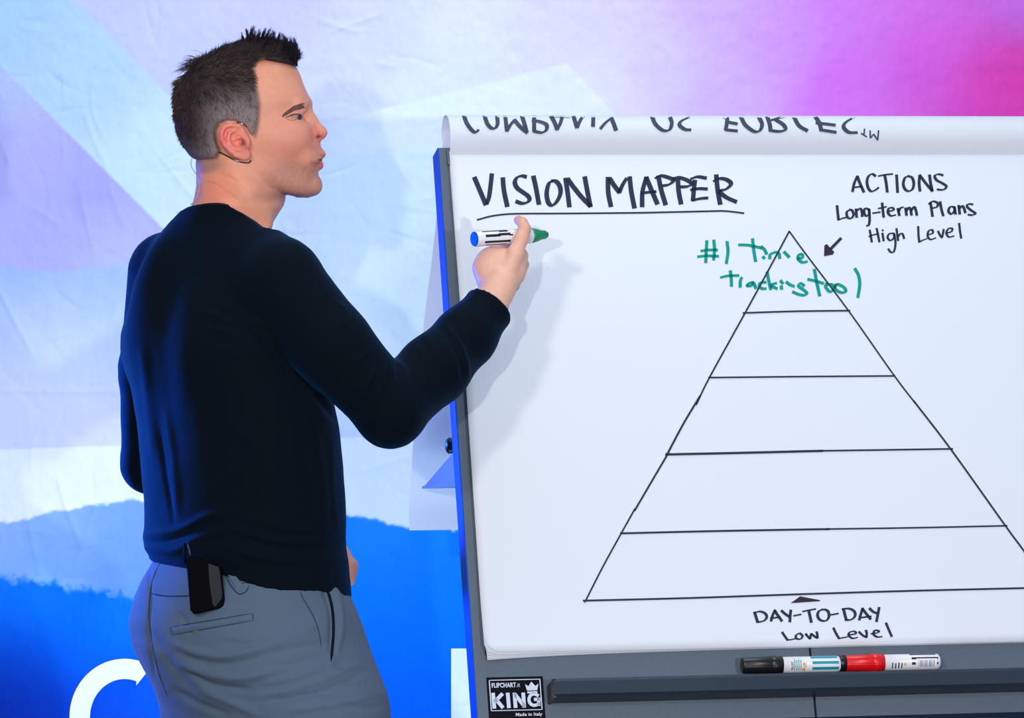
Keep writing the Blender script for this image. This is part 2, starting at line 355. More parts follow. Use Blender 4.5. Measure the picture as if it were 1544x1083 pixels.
# ------------------------------------------------------------------ paper pad
M_pap = mat('white_paper', (0.745, 0.81, 0.875), 0.65, spec=0.25, noise=(3, 0.012), bump=(6, 0.06, 0.01))
nt = M_pap.node_tree; b_ = nt.nodes['Principled BSDF']
pd = thing('paper_pad', bp(0.03, -0.76, 0.0), 'large white paper pad with a hand-drawn pyramid, one sheet flipped over the top', 'paper pad')
PW = 1.03; pu0 = uv(679, 240, 0.012)[0]; pv_top = -0.009; pb0 = uv(735, 985, 0.012)[1]
def pad_off(u, v):
    """stand-off of the sheet from the board: bulges at the top, lifts at the lower left corner"""
    s = (u - pu0) / PW; t = (pv_top - v) / (pv_top - pb0)
    return 0.010 + 0.0025 * math.sin(math.pi * min(1, t * 1.1)) * (1 - 0.4 * s) + 0.012 * max(0, t - 0.9) * 6 * math.exp(-s * 9)
def sheet(base, wid, du, corner, name, mt, parent, nu=70, nv=60):
    Vv = []; F = []
    for j in range(nv + 1):
        t = j / nv; v = pv_top + (pb0 - pv_top) * t
        for i in range(nu + 1):
            s = i / nu; u = pu0 + du * t + s * wid; vv = v
            # lower edge sags a little towards the left corner
            if t > 0.9: vv += -(t - 0.9) * 10 * corner[1] * math.exp(-((s * wid) / 0.15))
            # rounded corner bottom left
            rc = corner[0]; dx = rc - s * wid; dy = rc - (v - pb0)
            if rc > 0 and dx > 0 and dy > 0:
                l = math.hypot(dx, dy)
                if l > rc: u += dx * (1 - rc / l); vv += dy * (1 - rc / l)
            Vv.append(bp(u, vv, pad_off(u, v) + base))
    for j in range(nv):
        for i in range(nu):
            a = j * (nu + 1) + i; F.append((a, a + nu + 1, a + nu + 2, a + 1))
    o = part(name, mesh(name, Vv, F), mt, parent, True)
    md = o.modifiers.new('thick', 'SOLIDIFY'); md.thickness = 0.0003; md.offset = -1
    return o
for k_, (cr, sg, dd) in enumerate([((0.0, 0.010), 0, 0), ((0.004, 0.009), 0, 0), ((0.010, 0.006), 0, 0), ((0.016, 0.004), 0, 0)]):
    sheet(-0.009 + 0.0023 * k_, PW, 0.0015 * (3 - k_), cr, 'sheet', M_pap, pd, 50, 50)
top = sheet(0.0, PW, 0.0, (0.024, 0.0), 'written_sheet', M_pap, pd)
top['label'] = 'front sheet with black and green handwriting'
gap_outline = [(733, 944), (738, 947), (746, 985), (747, 993), (736, 994), (731, 986)]
bm = bmesh.new(); bm.faces.new([bm.verts.new(bp(*uv(x, y, 0.0009), 0.0009)) for x, y in gap_outline]); part('shadow_gap_patch', bm_mesh(bm), M_blk, fc)  # flat black patch put in for the shadow gap at the pad corner
# flipped sheet: rises from the clamp, rolls over the top and hangs behind
fb = []
zcl = bp(0, pv_top, 0).z
front = [edge_solve(677, 233, pu0), edge_solve(677, 225, pu0), edge_solve(677.5, 210, pu0), edge_solve(678.5, 192, pu0), edge_solve(679, 182, pu0)]
bbase = (bp(0, pv_top, 0.012) - BO).dot(BK)
tz = edge_solve(679, 173.5, pu0)[1]
def z_at(py, b):  # height seen at image row py, at back distance b
    o = BO + U * pu0 + BK * b; d = ray(680, py); t = (o.y - CAM.y) / d.y; return (CAM + d * t).z
FP = [(bbase, z_at(233, 0)), (bbase - 0.004, z_at(222, 0)), (bbase - 0.006, z_at(208, 0)), (bbase - 0.003, z_at(195, 0)), (bbase + 0.004, z_at(184, 0)),
      (bbase + 0.018, z_at(176, 0)), (bbase + 0.034, z_at(173.5, 0)), (bbase + 0.050, z_at(176, 0)), (bbase + 0.062, z_at(185, 0)), (bbase + 0.070, z_at(200, 0)), edge_solve(667, 222, pu0)]
FP += [edge_solve(x, y, pu0) for x, y in ((663, 260), (660, 309), (650, 400), (637, 504), (627, 610), (620, 716), (617.5, 760), (617, 800))]
FPs = catmull(FP, 5)
FPl = np.array(FPs); nu = 40
Vv = []; F = []
for b, z in FPs:
    for i in range(nu + 1): Vv.append(rel(b, pu0 + PW * i / nu, z))
n = len(FPs)
for j in range(n - 1):
    for i in range(nu): a = j * (nu + 1) + i; F.append((a, a + 1, a + nu + 2, a + nu + 1))
M_thin = mat('thin_translucent_paper', (0.84, 0.89, 0.93), 0.7, spec=0.15, noise=(3, 0.012))
nt = M_thin.node_tree; tr_ = nt.nodes.new('ShaderNodeBsdfTranslucent'); tr_.inputs[0].default_value = (0.72, 0.82, 0.92, 1); mx_ = nt.nodes.new('ShaderNodeMixShader'); mx_.inputs[0].default_value = 0.22
nt.links.new(nt.nodes['Principled BSDF'].outputs[0], mx_.inputs[1]); nt.links.new(tr_.outputs[0], mx_.inputs[2]); nt.links.new(mx_.outputs[0], nt.nodes['Material Output'].inputs[0])
fl = part('flipped_sheet', mesh('flip', Vv, F), M_thin, pd, True)
fl['label'] = 'used sheet curled over the top with upside-down lettering'

# ------------------------------------------------------------------ handwriting: chisel-tip strokes laid on the sheet
def stroke_mesh(strokes, surf, wide, thin, nib=25.0, n=5):
    """strokes: lists of image-grid points; surf maps such a point to the sheet"""
    V = []; F = []; na = math.radians(nib); nv_ = np.array((math.cos(na), -math.sin(na)))
    for st in strokes:
        ww = wide; pts = st
        if isinstance(st, tuple) and isinstance(st[0], (int, float)): ww = st[0]; pts = st[1]
        pts = catmull(pts, n) if len(pts) > 2 else [np.array(p, float) for p in pts]
        if len(pts) == 2: pts = [pts[0] + (pts[1] - pts[0]) * t for t in np.linspace(0, 1, 8)]
        base = len(V); m_ = len(pts)
        for i, p in enumerate(pts):
            d = pts[min(i + 1, m_ - 1)] - pts[max(i - 1, 0)]; d = d / (np.linalg.norm(d) + 1e-9)
            cr = abs(d[0] * nv_[1] - d[1] * nv_[0]); hw = (thin + (ww - thin) * cr) / 2; q = np.array((-d[1], d[0])) * hw
            if i == 0: p = p - d * thin * 0.4
            if i == m_ - 1: p = p + d * thin * 0.4
            V.append(surf(*(p + q))); V.append(surf(*(p - q)))
        for i in range(m_ - 1): a = base + 2 * i; F.append((a, a + 1, a + 3, a + 2))
    return mesh('strokes', V, F)
def face_pt(off):
    def f(x, y):
        u, v = uv(x, y, 0.012); o = pad_off(u, v) + off; u, v = uv(x, y, o); return bp(u, v, o)
    return f
def T(ox, oy, s, strokes):
    return [[(ox + x / s, oy + y / s) for x, y in st] for st in strokes]
M_ink = mat('black_marker_ink', lin((42, 50, 74)), 0.6, spec=0.2, noise=(300, 0.2))
M_ink2 = mat('dark_brown_marker_ink', lin((52, 42, 58)), 0.6, spec=0.2, noise=(300, 0.15))
M_grn = mat('green_marker_ink', lin((0, 152, 138)), 0.6, spec=0.2, noise=(120, 0.25))
vision = T(700, 250, 7.018, [
    [(108,125),(165,260),(228,410)],[(292,88),(280,200),(262,330),(238,400)],
    [(408,130),(420,260),(455,428)],
    [(655,118),(610,108),(560,125),(535,175),(560,235),(620,280),(672,318),(690,355),(665,388),(610,398),(550,378)],
    [(732,112),(760,240),(790,405)],
    [(938,160),(895,190),(872,290),(890,390),(935,418),(985,370),(1018,290),(1010,215),(970,165),(925,160)],
    [(1112,432),(1095,290),(1072,135)],[(1095,140),(1160,230),(1250,340),(1335,425)],[(1335,430),(1305,280),(1275,120)]])
mapper = T(900, 250, 6.713, [
    [(142,410),(115,270),(112,120)],[(130,130),(175,200),(228,268)],[(228,268),(262,190),(300,130)],[(332,115),(348,260),(380,425)],
    [(458,412),(462,260),(500,118)],[(500,120),(550,240),(612,385)],[(450,278),(510,270),(595,262)],
    [(622,105),(650,240),(695,392)],[(592,125),(650,102),(740,125),(775,150),(730,190),(665,203)],
    [(820,140),(828,260),(852,384)],[(775,128),(830,120),(910,145),(962,182),(915,210),(840,214)],
    [(992,150),(982,240),(972,350)],[(952,132),(1020,112),(1105,125)],[(952,245),(1030,232),(1115,235)],[(965,350),(1050,332),(1120,326)],
    [(1208,95),(1222,240),(1248,388)],[(1182,155),(1240,130),(1310,140),(1358,182),(1310,235),(1245,252)],[(1235,262),(1310,320),(1410,365)]])
title = part('handwriting', stroke_mesh(vision + mapper, face_pt(0.0006), 7.4, 3.0, 25), M_ink, top); title['label'] = 'heading VISION MAPPER'
und = [[(720,331.5),(741,326),(765,323),(795,322.2),(850,322),(960,321),(1000,320.2),(1060,318.8),(1090,318.2),(1105,319.5),(1121,321.5)]]
part('underline', stroke_mesh(und, face_pt(0.0006), 3.0, 2.6), M_ink, top)
s = 6.433
actions = T(1250, 250, s, [
    [(228,250),(245,170),(275,102)],[(275,102),(300,170),(338,255)],[(232,212),(280,205),(320,200)],
    [(450,100),(420,80),(385,100),(368,150),(380,215),(410,248),(450,235),(480,212)],
    [(540,90),(555,170),(565,255)],[(480,100),(540,88),(615,80)],
    [(655,90),(660,170),(665,258)],
    [(770,100),(735,120),(720,180),(740,230),(775,246),(810,225),(822,170),(805,115),(765,100)],
    [(882,245),(874,165),(880,92)],[(880,92),(935,165),(1002,245)],[(1002,245),(985,165),(975,90)],
    [(1105,92),(1060,82),(1025,100),(1045,140),(1100,170),(1138,200),(1110,232),(1050,230)]])
small1 = T(1250, 250, s, [
    [(78,388),(85,460),(92,525)],[(92,525),(130,510),(165,502)],
    [(205,425),(172,450),(180,500),(215,510),(238,475),(225,435),(200,425)],
    [(262,420),(268,500)],[(265,440),(300,415),(318,440),(322,492)],
    [(392,425),(350,415),(340,455),(362,488),(390,465),(388,425)],[(388,425),(394,520),(385,575),(365,582)],
    [(425,460),(495,450)],[(515,362),(522,430),(530,498)],[(480,415),(555,398)],
    [(572,445),(625,430),(615,408),(580,415),(572,455),(600,485),(645,478)],
    [(668,415),(682,482)],[(675,445),(695,410),(720,402)],
    [(742,410),(752,480)],[(750,440),(775,405),(792,430),(800,478)],[(798,435),(825,398),(842,430),(852,480)],
    [(985,360),(995,430),(1004,490)],[(968,370),(1010,345),(1055,365),(1045,400),(1000,412)],
    [(1078,350),(1090,420),(1108,485)],
    [(1215,400),(1175,400),(1158,440),(1185,468),(1215,440),(1218,405)],[(1215,400),(1228,468)],
    [(1258,385),(1268,468)],[(1262,420),(1290,390),(1308,410),(1322,455)],
    [(1395,375),(1355,372),(1338,395),(1375,430),(1420,462),(1390,478),(1350,475)]])
small2 = T(1250, 250, s, [
    [(395,625),(405,680),(415,740)],[(462,608),(475,670),(488,738)],[(388,685),(440,668),(480,662)],
    [(518,655),(530,728)],[(518,625),(524,628)],
    [(628,655),(585,660),(568,695),(595,725),(628,700),(632,660)],[(632,660),(645,750),(630,830),(600,838),(575,808)],
    [(655,610),(662,670),(670,725)],[(668,690),(692,660),(715,665),(728,705)],
    [(865,590),(868,670),(875,740)],[(875,740),(910,722),(948,708)],
    [(955,670),(1005,655),(1000,622),(965,635),(958,685),(985,715),(1035,700)],
    [(1058,635),(1080,680),(1095,695)],[(1095,695),(1105,660),(1112,618)],
    [(1135,655),(1185,640),(1195,610),(1160,610),(1138,650),(1160,690),(1212,682)],
    [(1262,560),(1270,630),(1282,702)]])
part('handwriting', stroke_mesh(actions, face_pt(0.0006), 4.6, 2.1, 20), M_ink, top)['label'] = 'word ACTIONS'
part('handwriting', stroke_mesh(small1, face_pt(0.0006), 4.3, 2.1, 20), M_ink, top)['label'] = 'words Long-term Plans'
part('handwriting', stroke_mesh(small2, face_pt(0.0006), 3.6, 2.0, 20), M_ink, top)['label'] = 'words High Level'
s = 5.7185
green = T(1040, 340, s, [
    [(148,135),(142,230),(138,318)],[(208,130),(214,215),(206,295)],[(100,220),(165,212),(235,212)],[(72,270),(150,262),(245,266)],
    [(322,142),(330,230),(316,325)],
    [(425,168),(500,170),(560,182),(620,195)],[(542,118),(552,215),(568,308)],[(618,185),(645,210),(662,245)],[(632,272),(642,282)],
    [(690,285),(695,250),(740,232),(770,245),(775,282)],[(815,230),(835,250),(855,272)],
    [(930,285),(970,280),(968,250),(940,255),(935,290),(970,318),(1010,312)],
    [(270,448),(330,435),(420,432)],[(350,395),(358,460),(360,522)],[(435,530),(436,480),(448,452)],
    [(545,490),(510,500),(495,520),(530,520),(548,495),(570,540)],[(655,490),(610,495),(600,525),(625,545),(655,545)],
    [(668,405),(680,470),(698,550)],[(745,498),(700,515),(750,545)],[(785,478),(800,500)],[(790,525),(792,548)],[(835,490),(865,512),(898,525)],
    [(985,520),(955,500),(938,525),(980,555),(1010,585),(985,602),(940,595),(890,575)],
    [(1075,382),(1095,490),(1120,605)],[(1022,465),(1085,480),(1150,500)],
    [(1180,500),(1172,530),(1210,572),(1245,545),(1225,510),(1185,512)],[(1262,510),(1252,545),(1300,578),(1345,570),(1330,535),(1275,508),(1250,530)],
    [(1425,375),(1455,430),(1466,510),(1450,618)]])
part('handwriting', stroke_mesh(green, face_pt(0.0005), 5.2, 3.4, 30), M_grn, top)['label'] = 'green words #1 time tracking tool'
day = T(1130, 890, 6.433, [
    [(50,215),(65,265),(80,312)],[(45,222),(100,208),(150,225),(168,262),(140,298),(80,312)],
    [(210,300),(225,245),(248,195)],[(245,198),(275,245),(315,300)],[(205,275),(255,268),(300,262)],
    [(310,200),(345,230),(385,258)],[(402,195),(395,250),(392,308)],[(430,250),(500,236)],
    [(575,198),(588,255),(600,312)],[(518,208),(580,195),(642,184)],
    [(705,188),(670,210),(662,255),(690,292),(740,298),(770,262),(765,210),(735,190),(700,190)],[(792,240),(862,228)],
    [(912,180),(925,235),(940,292)],[(900,185),(965,180),(1015,205),(1025,250),(990,285),(935,292)],
    [(1065,290),(1080,235),(1098,178)],[(1095,180),(1130,225),(1175,282)],[(1075,268),(1180,255)],
    [(1165,178),(1200,210),(1235,225)],[(1258,170),(1245,240),(1232,305)]])
low = T(1130, 890, 6.433, [
    [(318,410),(345,450),(370,485)],[(370,485),(410,480),(445,472)],[(480,420),(452,440),(455,470),(495,475),(515,445),(490,420)],
    [(545,425),(570,455),(588,472)],[(588,472),(595,440),(600,425)],[(600,425),(640,455),(660,465)],[(660,465),(658,430),(652,405)],
    [(815,368),(840,420),(870,470)],[(870,470),(910,462),(948,455)],
    [(962,435),(1030,425),(1020,402),(975,408),(962,440),(1000,468),(1048,460)],
    [(1062,405),(1100,440),(1135,458)],[(1135,458),(1138,420),(1130,390)],[(1180,425),(1240,415),(1255,398),(1215,392),(1205,430),(1240,455),(1285,452)],
    [(1325,320),(1350,380),(1380,450)]])
part('handwriting', stroke_mesh(day, face_pt(0.0006), 4.6, 2.1, 20), M_ink, top)['label'] = 'words DAY-TO-DAY'
part('handwriting', stroke_mesh(low, face_pt(0.0006), 4.0, 1.8, 20), M_ink, top)['label'] = 'words Low Level'
ex = uv(1600, 885, 0.012)
pyr = [(2.4, [(1190,349),(1160,405),(1124,471),(1070,569),(1050,610)]), (4.2, [(1055,598),(1030,640),(1005,687)]), (3.6, [(1008,683),(985,722),(957,770)]), (2.2, [(957,768),(937,804),(910,853),(882,908)]),
       (2.4, [(1191,350),(1215,383),(1279,468),(1348,566),(1380,608)]), (2.8, [(1378,605),(1434,678),(1516,793),(1544,831),(1585,888)]),
       (2.8, [(1121,472),(1200,469.5),(1281,468.5)]), (2.6, [(1069,569.5),(1210,568),(1349,567)]), (4.2, [(1004,685.5),(1120,683),(1240,680)]), (2.8, [(1235,680),(1340,678.5),(1436,677)]),
       (3.4, [(936,804.5),(1080,801),(1250,798)]), (2.6, [(1245,798),(1380,796),(1518,793)]), (3.2, [(880,906),(1040,902),(1200,896.5),(1380,891),(1590,886)])]
part('pyramid_drawing', stroke_mesh(pyr, face_pt(0.0009), 3, 2.6, 45), M_ink, top)['label'] = 'black line pyramid with four dividing lines'
def poly(pts, surf): 
    V = [surf(x, y) for x, y in pts]; bm = bmesh.new(); bm.faces.new([bm.verts.new(p) for p in V]); bmesh.ops.triangulate(bm, faces=bm.faces[:]); return bm_mesh(bm)
part('arrow_head', poly([(1242.5,386.5),(1243,370),(1247,368),(1251.5,373.5),(1258,380),(1256,384)], face_pt(0.0007)), M_ink2, top)
part('arrow_shaft', stroke_mesh([[(1252,376),(1267.5,360)]], face_pt(0.0007), 5.0, 4.2), M_ink, top)
part('arrow_head', poly([(1192,909.8),(1206.5,899.4),(1236,905),(1237,906.5),(1234,907)], face_pt(0.0007)), M_ink2, top)
# upside-down lettering on the roll
seg_b = np.array(FPs)
def roll_pt(x, y):
    o = BO + U * pu0; d = ray(x, y); best = None
    for j in range(32):
        b0, z0 = FPs[j]; b1, z1 = FPs[j + 1]
        p0 = BO + BK * b0; p0.z = z0; e = BK * (b1 - b0) + Z3 * (z1 - z0); nrm = U.cross(e)
        if nrm.length < 1e-7: continue
        nrm.normalize(); q = CAM + d * ((p0 - CAM).dot(nrm) / d.dot(nrm)); s_ = (q - p0).dot(e) / e.length_squared
        if -0.03 <= s_ <= 1.03:
            t = (q - CAM).length
            if best is None or t < best[0]: best = (t, q)
    if best is None: return None
    return best[1] - d.normalized() * 0.0012
def roll_safe(x, y):
    for k_ in range(30):
        q = roll_pt(x, y)
        if q is not None: return q
        y += 0.4
    return roll_pt(x, 200)
s = 5.7185
comp = T(690, 165, s, [
    [(55,55),(75,110),(110,165),(150,198),(180,178)],
    [(232,55),(255,120),(290,160),(325,160),(345,120),(340,60)],
    [(410,58),(418,120),(425,185)],[(425,185),(455,135),(490,92)],[(490,92),(540,150),(600,200)],[(555,58),(575,120),(595,195)],
    [(660,60),(660,120),(660,188)],[(645,98),(700,103),(765,130),(765,175),(725,200),(660,188)],
    [(805,58),(835,110),(858,172)],[(858,172),(885,120),(900,70)],[(800,58),(880,58),(960,60)],
    [(1000,60),(1015,110),(1030,155)],[(1030,155),(1055,100),(1080,60)],[(1170,60),(1168,145)],
    [(1232,165),(1275,115),(1325,75)],[(1325,75),(1345,120),(1365,178)]])
s = 4.063
comp += T(960, 165, s, [
    [(95,45),(115,90),(160,128),(200,125),(215,85),(205,50)],[(320,48),(275,70),(262,95),(295,122),(330,125)],
    [(535,45),(555,60),(545,125)],[(545,75),(615,88)],[(545,125),(615,132)],
    [(640,48),(665,95),(720,135),(755,128),(768,90),(750,50)],
    [(800,45),(815,90),(820,128)],[(810,70),(870,52),(900,45)],[(850,62),(900,95),(910,125),(870,135),(815,128)],
    [(965,48),(995,100),(1045,130)],[(1095,45),(1120,85),(1130,125)],[(1100,82),(1215,96)],[(1125,125),(1220,140)],
    [(1330,48),(1280,80),(1268,110),(1300,140),(1350,142)],])
tmk = T(960, 165, s, [[(1396,120),(1392,158)],[(1376,148),(1392,157),(1408,168)],
    [(1430,130),(1432,175)],[(1432,175),(1452,152)],[(1452,152),(1476,188)],[(1482,130),(1476,188)]])
M_inkf = mat('faded_marker_ink', lin((60, 68, 88)), 0.6, spec=0.2, noise=(260, 0.55))
part('bled_lettering', stroke_mesh(comp, roll_safe, 6.4, 2.6, 25, 4), M_inkf, fl); part('bled_lettering', stroke_mesh(tmk, roll_safe, 2.4, 1.5, 25, 4), M_inkf, fl)

# ------------------------------------------------------------------ label plate (strokes follow the photographed plate)
M_lab = mat('label_black', (0.004, 0.004, 0.008), 0.6, spec=0.08, noise=(80, 0.2))
M_lw = mat('label_white', lin((205, 220, 236)), 0.5)
lu0, lv0 = uv(733, 1022); lu1, lv1 = uv(818, 1019.5); lb = uv(737, 1088)[1]
LBW = lu1 - lu0; LBH = lv0 - lb
lab = part('maker_label', box_mesh(BO, U, VV, NN, lu0, lu1, lv0 - LBH, lv0, 0.0, 0.0008, 0.0003), M_lab, fc)
def L(x, y, off=0.0012): return bp(lu0 + LBW * x, lv0 - LBH * y, off)
def lab_poly(pts, nm):
    bm = bmesh.new(); bm.faces.new([bm.verts.new(L(x, y)) for x, y in pts]); bmesh.ops.triangulate(bm, faces=bm.faces[:]); return part(nm, bm_mesh(bm), M_lw, lab)
x0, x1, y0, y1, tk = 0.04, 0.955, 0.06, 0.775, 0.018
bm = bmesh.new()
for (a, b, c, d) in ((x0, x1, y0, y0 + tk), (x0, x1, y1 - tk, y1), (x0, x0 + tk, y0, y1), (x1 - tk, x1, y0, y1)):
    bm.faces.new([bm.verts.new(L(*q)) for q in ((a, c), (b, c), (b, d), (a, d))])
part('border_line', bm_mesh(bm), M_lw, lab)
def text(s_, x, y, h, wd, bold, mt, frame, nm, parent, align='LEFT'):
    """block lettering from the built-in font, laid on a surface through frame(x, y); y is the base line, h the cap height"""
    c = bpy.data.curves.new('t', 'FONT'); c.body = s_; c.size = 1.0; c.offset = bold; c.space_character = 1.0 + bold * 1.9; c.resolution_u = 3; c.align_x = 'LEFT'
    to = bpy.data.objects.new('t', c); COL.objects.link(to); dg = bpy.context.evaluated_depsgraph_get()
    me = bpy.data.meshes.new_from_object(to.evaluated_get(dg)); COL.objects.unlink(to); bpy.data.objects.remove(to)
    X = np.array([v.co[:] for v in me.vertices]); mnx, mxx = X[:, 0].min(), X[:, 0].max(); cap = 0.70
    for v in me.vertices:
        tx = (v.co.x - mnx) / (mxx - mnx) * wd + x; ty = y - (v.co.y / cap) * h; v.co = frame(tx, ty)
    me.materials.clear(); return part(nm, me, mt, parent)
text('FLIPCHART', 0.085, 0.235, 0.10, 0.43, 0.035, M_lw, L, 'maker_name', lab)
text('.it', 0.522, 0.235, 0.10, 0.065, 0.0, M_lw, L, 'maker_name', lab)
def lab_pt(off=0.0012):
    return lambda x, y: bp(*uv(x, y, off), off)
king = T(720, 1010, 12.87, [[(303,480),(326,728)],[(468,485),(345,612)],[(365,585),(478,722)],[(588,478),(608,718)],[(718,478),(738,714)],[(735,492),(902,700)],[(888,475),(905,708)]])
kg = T(720, 1010, 12.87, [[(1165,500),(1115,475),(1055,480),(1010,530),(1000,595),(1022,655),(1075,690),(1135,688),(1185,665)],[(1188,680),(1185,578)],[(1200,575),(1120,578)]])
part('model_word', stroke_mesh(king, lab_pt(), 5.6, 5.6, 25, 3), M_lw, lab)
part('model_word', stroke_mesh(kg, lab_pt(), 4.8, 4.8, 25, 4), M_lw, lab)
text('Made in Italy', 0.475, 0.90, 0.07, 0.47, 0.02, M_lw, L, 'origin_line', lab)
lab_poly([(0.675, 0.175), (0.735, 0.225), (0.79, 0.12), (0.86, 0.225), (0.915, 0.165), (0.885, 0.32), (0.705, 0.325)], 'crown_mark')
lab_poly([(0.705, 0.345), (0.885, 0.34), (0.885, 0.385), (0.705, 0.39)], 'crown_mark')

# ------------------------------------------------------------------ markers
M_wht = mat('white_marker_barrel', (0.80, 0.82, 0.86), 0.35)
M_red = mat('red_cap', (0.75, 0.005, 0.008), 0.3); M_teal = mat('teal_print', lin((0, 150, 165)), 0.4)
M_bluec = mat('blue_plug', lin((8, 66, 190)), 0.45, spec=0.1); M_green = mat('green_tip_cone', lin((0, 140, 90)), 0.4)
M_org = mat('orange_print', lin((225, 160, 40)), 0.5); M_yel = mat('yellow_green_print', lin((190, 200, 60)), 0.5); M_gr2 = mat('grey_print', lin((90, 100, 130)), 0.5)
def curved_patch(o, ax, e1, e2, r, a0, a1, s0, s1, n=6, m_=2):
    """print on a barrel: between angles a0..a1 (deg from e1 to e2) and distances s0..s1"""
    V = []; F = []
    for i in range(m_ + 1):
        s_ = s0 + (s1 - s0) * i / m_
        for k in range(n + 1):
            t = math.radians(a0 + (a1 - a0) * k / n); V.append(o + ax * s_ + (e1 * math.cos(t) + e2 * math.sin(t)) * r)
    for i in range(m_):
        for k in range(n): a = i * (n + 1) + k; F.append((a, a + 1, a + n + 2, a + n + 1))
    return mesh('patch', V, F)
def capped_marker(name, o, ax, r, L_cap, L_all, capm, label, prints):
    th_ = thing(name, o, label, 'marker', None)
    part('barrel', lathe(o, ax, [(L_cap - 0.004, r * 0.93), (L_all - 0.008, r * 0.94), (L_all - 0.003, r * 0.90), (L_all, r * 0.62)], 40), M_wht, th_, True)
    # ribbed cap: star-shaped section
    seg = 60; V = []; F = []; pr = [(0.0, r * 0.80), (0.001, r * 0.88), (0.004, r * 0.93), (L_cap * 0.70, r * 0.99), (L_cap * 0.705, r * 1.06), (L_cap * 0.84, r * 1.08), (L_cap * 0.86, r * 1.03), (L_cap, r * 1.0)]
    e1 = (Z3 - ax * Z3.dot(ax)).normalized(); e2 = ax.cross(e1)
    for j, (s_, rad) in enumerate(pr):
        for k in range(seg):
            t = 2 * math.pi * k / seg; rr = rad * (1 - (0.045 * (0.5 + 0.5 * math.cos(t * 20)) if j < 6 else 0)); V.append(o + ax * s_ + (e1 * math.cos(t) + e2 * math.sin(t)) * rr)
    for i in range(len(pr) - 1):
        for k in range(seg): a = i * seg + k; b = i * seg + (k + 1) % seg; F.append((a, b, b + seg, a + seg))
    F.append(tuple(range(seg))[::-1]); F.append(tuple((len(pr) - 1) * seg + k for k in range(seg)))
    c = part('cap', mesh('cap', V, F), capm, th_, True)
    c.data.shade_smooth()
    for nm, mt, a0, a1, s0, s1 in prints:
        part(nm, curved_patch(o, ax, e1, -e2 if (-e2).dot(NN) > 0 else e2, r * 0.955, a0, a1, s0, s1, 6, 1), mt, th_, True)
    return th_, e1, (-e2 if (-e2).dot(NN) > 0 else e2)
RM = 0.0134
def tray_pt(px, py, off): u, v = uv(px, py, off); return bp(u, v, off)
noff = 0.022
a_ = tray_pt(1118.5, 1004, noff); b_2 = tray_pt(1267, 1001.5, noff); ax = (b_2 - a_).normalized(); Lb = (b_2 - a_).length
pr = [('stripe_print', M_teal, 12, 38, Lb * 0.685, Lb * 0.955), ('stripe_print', M_teal, 62, 82, Lb * 0.695, Lb * 0.965), ('stripe_print', M_teal, 102, 124, Lb * 0.695, Lb * 0.965),
      ('fine_print', M_org, 70, 92, Lb * 0.60, Lb * 0.615), ('fine_print', M_org, 92, 102, Lb * 0.612, Lb * 0.635), ('fine_print', M_org, 75, 84, Lb * 0.61, Lb * 0.635), ('fine_print', M_org, 108, 130, Lb * 0.595, Lb * 0.625)]
for k_ in range(4): pr.append(('fine_line', M_teal, 45 + 5 * (k_ % 2), 125, Lb * (0.513 + 0.021 * k_), Lb * (0.521 + 0.021 * k_)))
mk1, e1, e2 = capped_marker('marker', a_, ax, RM, Lb * 0.405, Lb, M_blk, 'black-capped marker with teal stripes lying on the pen tray, left of the red one', pr)
def brl(o, ax, r, e1, e2):
    def f(x, y): t = math.radians(y); return o + ax * x + (e1 * math.cos(t) + e2 * math.sin(t)) * r
    return f
fr = brl(a_, ax, RM * 0.96, e1, e2)
text('PILOT', 52, Lb * 0.503, Lb * 0.022, 58, 0.03, M_ink, lambda x, y: fr(y, 180 - 1.0 * x - 8), 'maker_word', mk1)
a2 = tray_pt(1271, 1000.5, noff); b3 = tray_pt(1416.5, 998, noff); ax2 = (b3 - a2).normalized(); Lr = (b3 - a2).length
pr = [('stripe_print', M_blk, 8, 25, Lr * 0.68, Lr * 0.95), ('stripe_print', M_blk, 48, 58, Lr * 0.69, Lr * 0.965), ('stripe_print', M_blk, 58, 64, Lr * 0.69, Lr * 0.735), ('stripe_print', M_blk, 50, 65, Lr * 0.955, Lr * 0.965),
      ('stripe_print', M_blk, 84, 102, Lr * 0.69, Lr * 0.73), ('stripe_print', M_blk, 84, 102, Lr * 0.95, Lr * 0.965), ('fine_print', M_yel, 88, 108, Lr * 0.61, Lr * 0.632)]
for k_ in range(11): pr.append(('bar_print', M_gr2, 72, 120, Lr * (0.76 + 0.0155 * k_), Lr * (0.76 + 0.0155 * k_ + (0.008 if k_ % 3 else 0.004))))
for k_ in range(4): pr.append(('fine_print', M_ink, 85 + 4 * (k_ % 2), 128, Lr * (0.485 + 0.032 * k_), Lr * (0.497 + 0.032 * k_)))
mk2, _, _ = capped_marker('marker', a2, ax2, RM, Lr * 0.415, Lr, M_red, 'red-capped marker with a bar code print lying on the pen tray beside the black one', pr)
part('cap_end', lathe(a2 - ax2 * 0.0005, ax2, [(-0.0065, RM * 0.80), (-0.005, RM * 0.90), (0.004, RM * 0.95)], 32), M_blk, mk2, True)
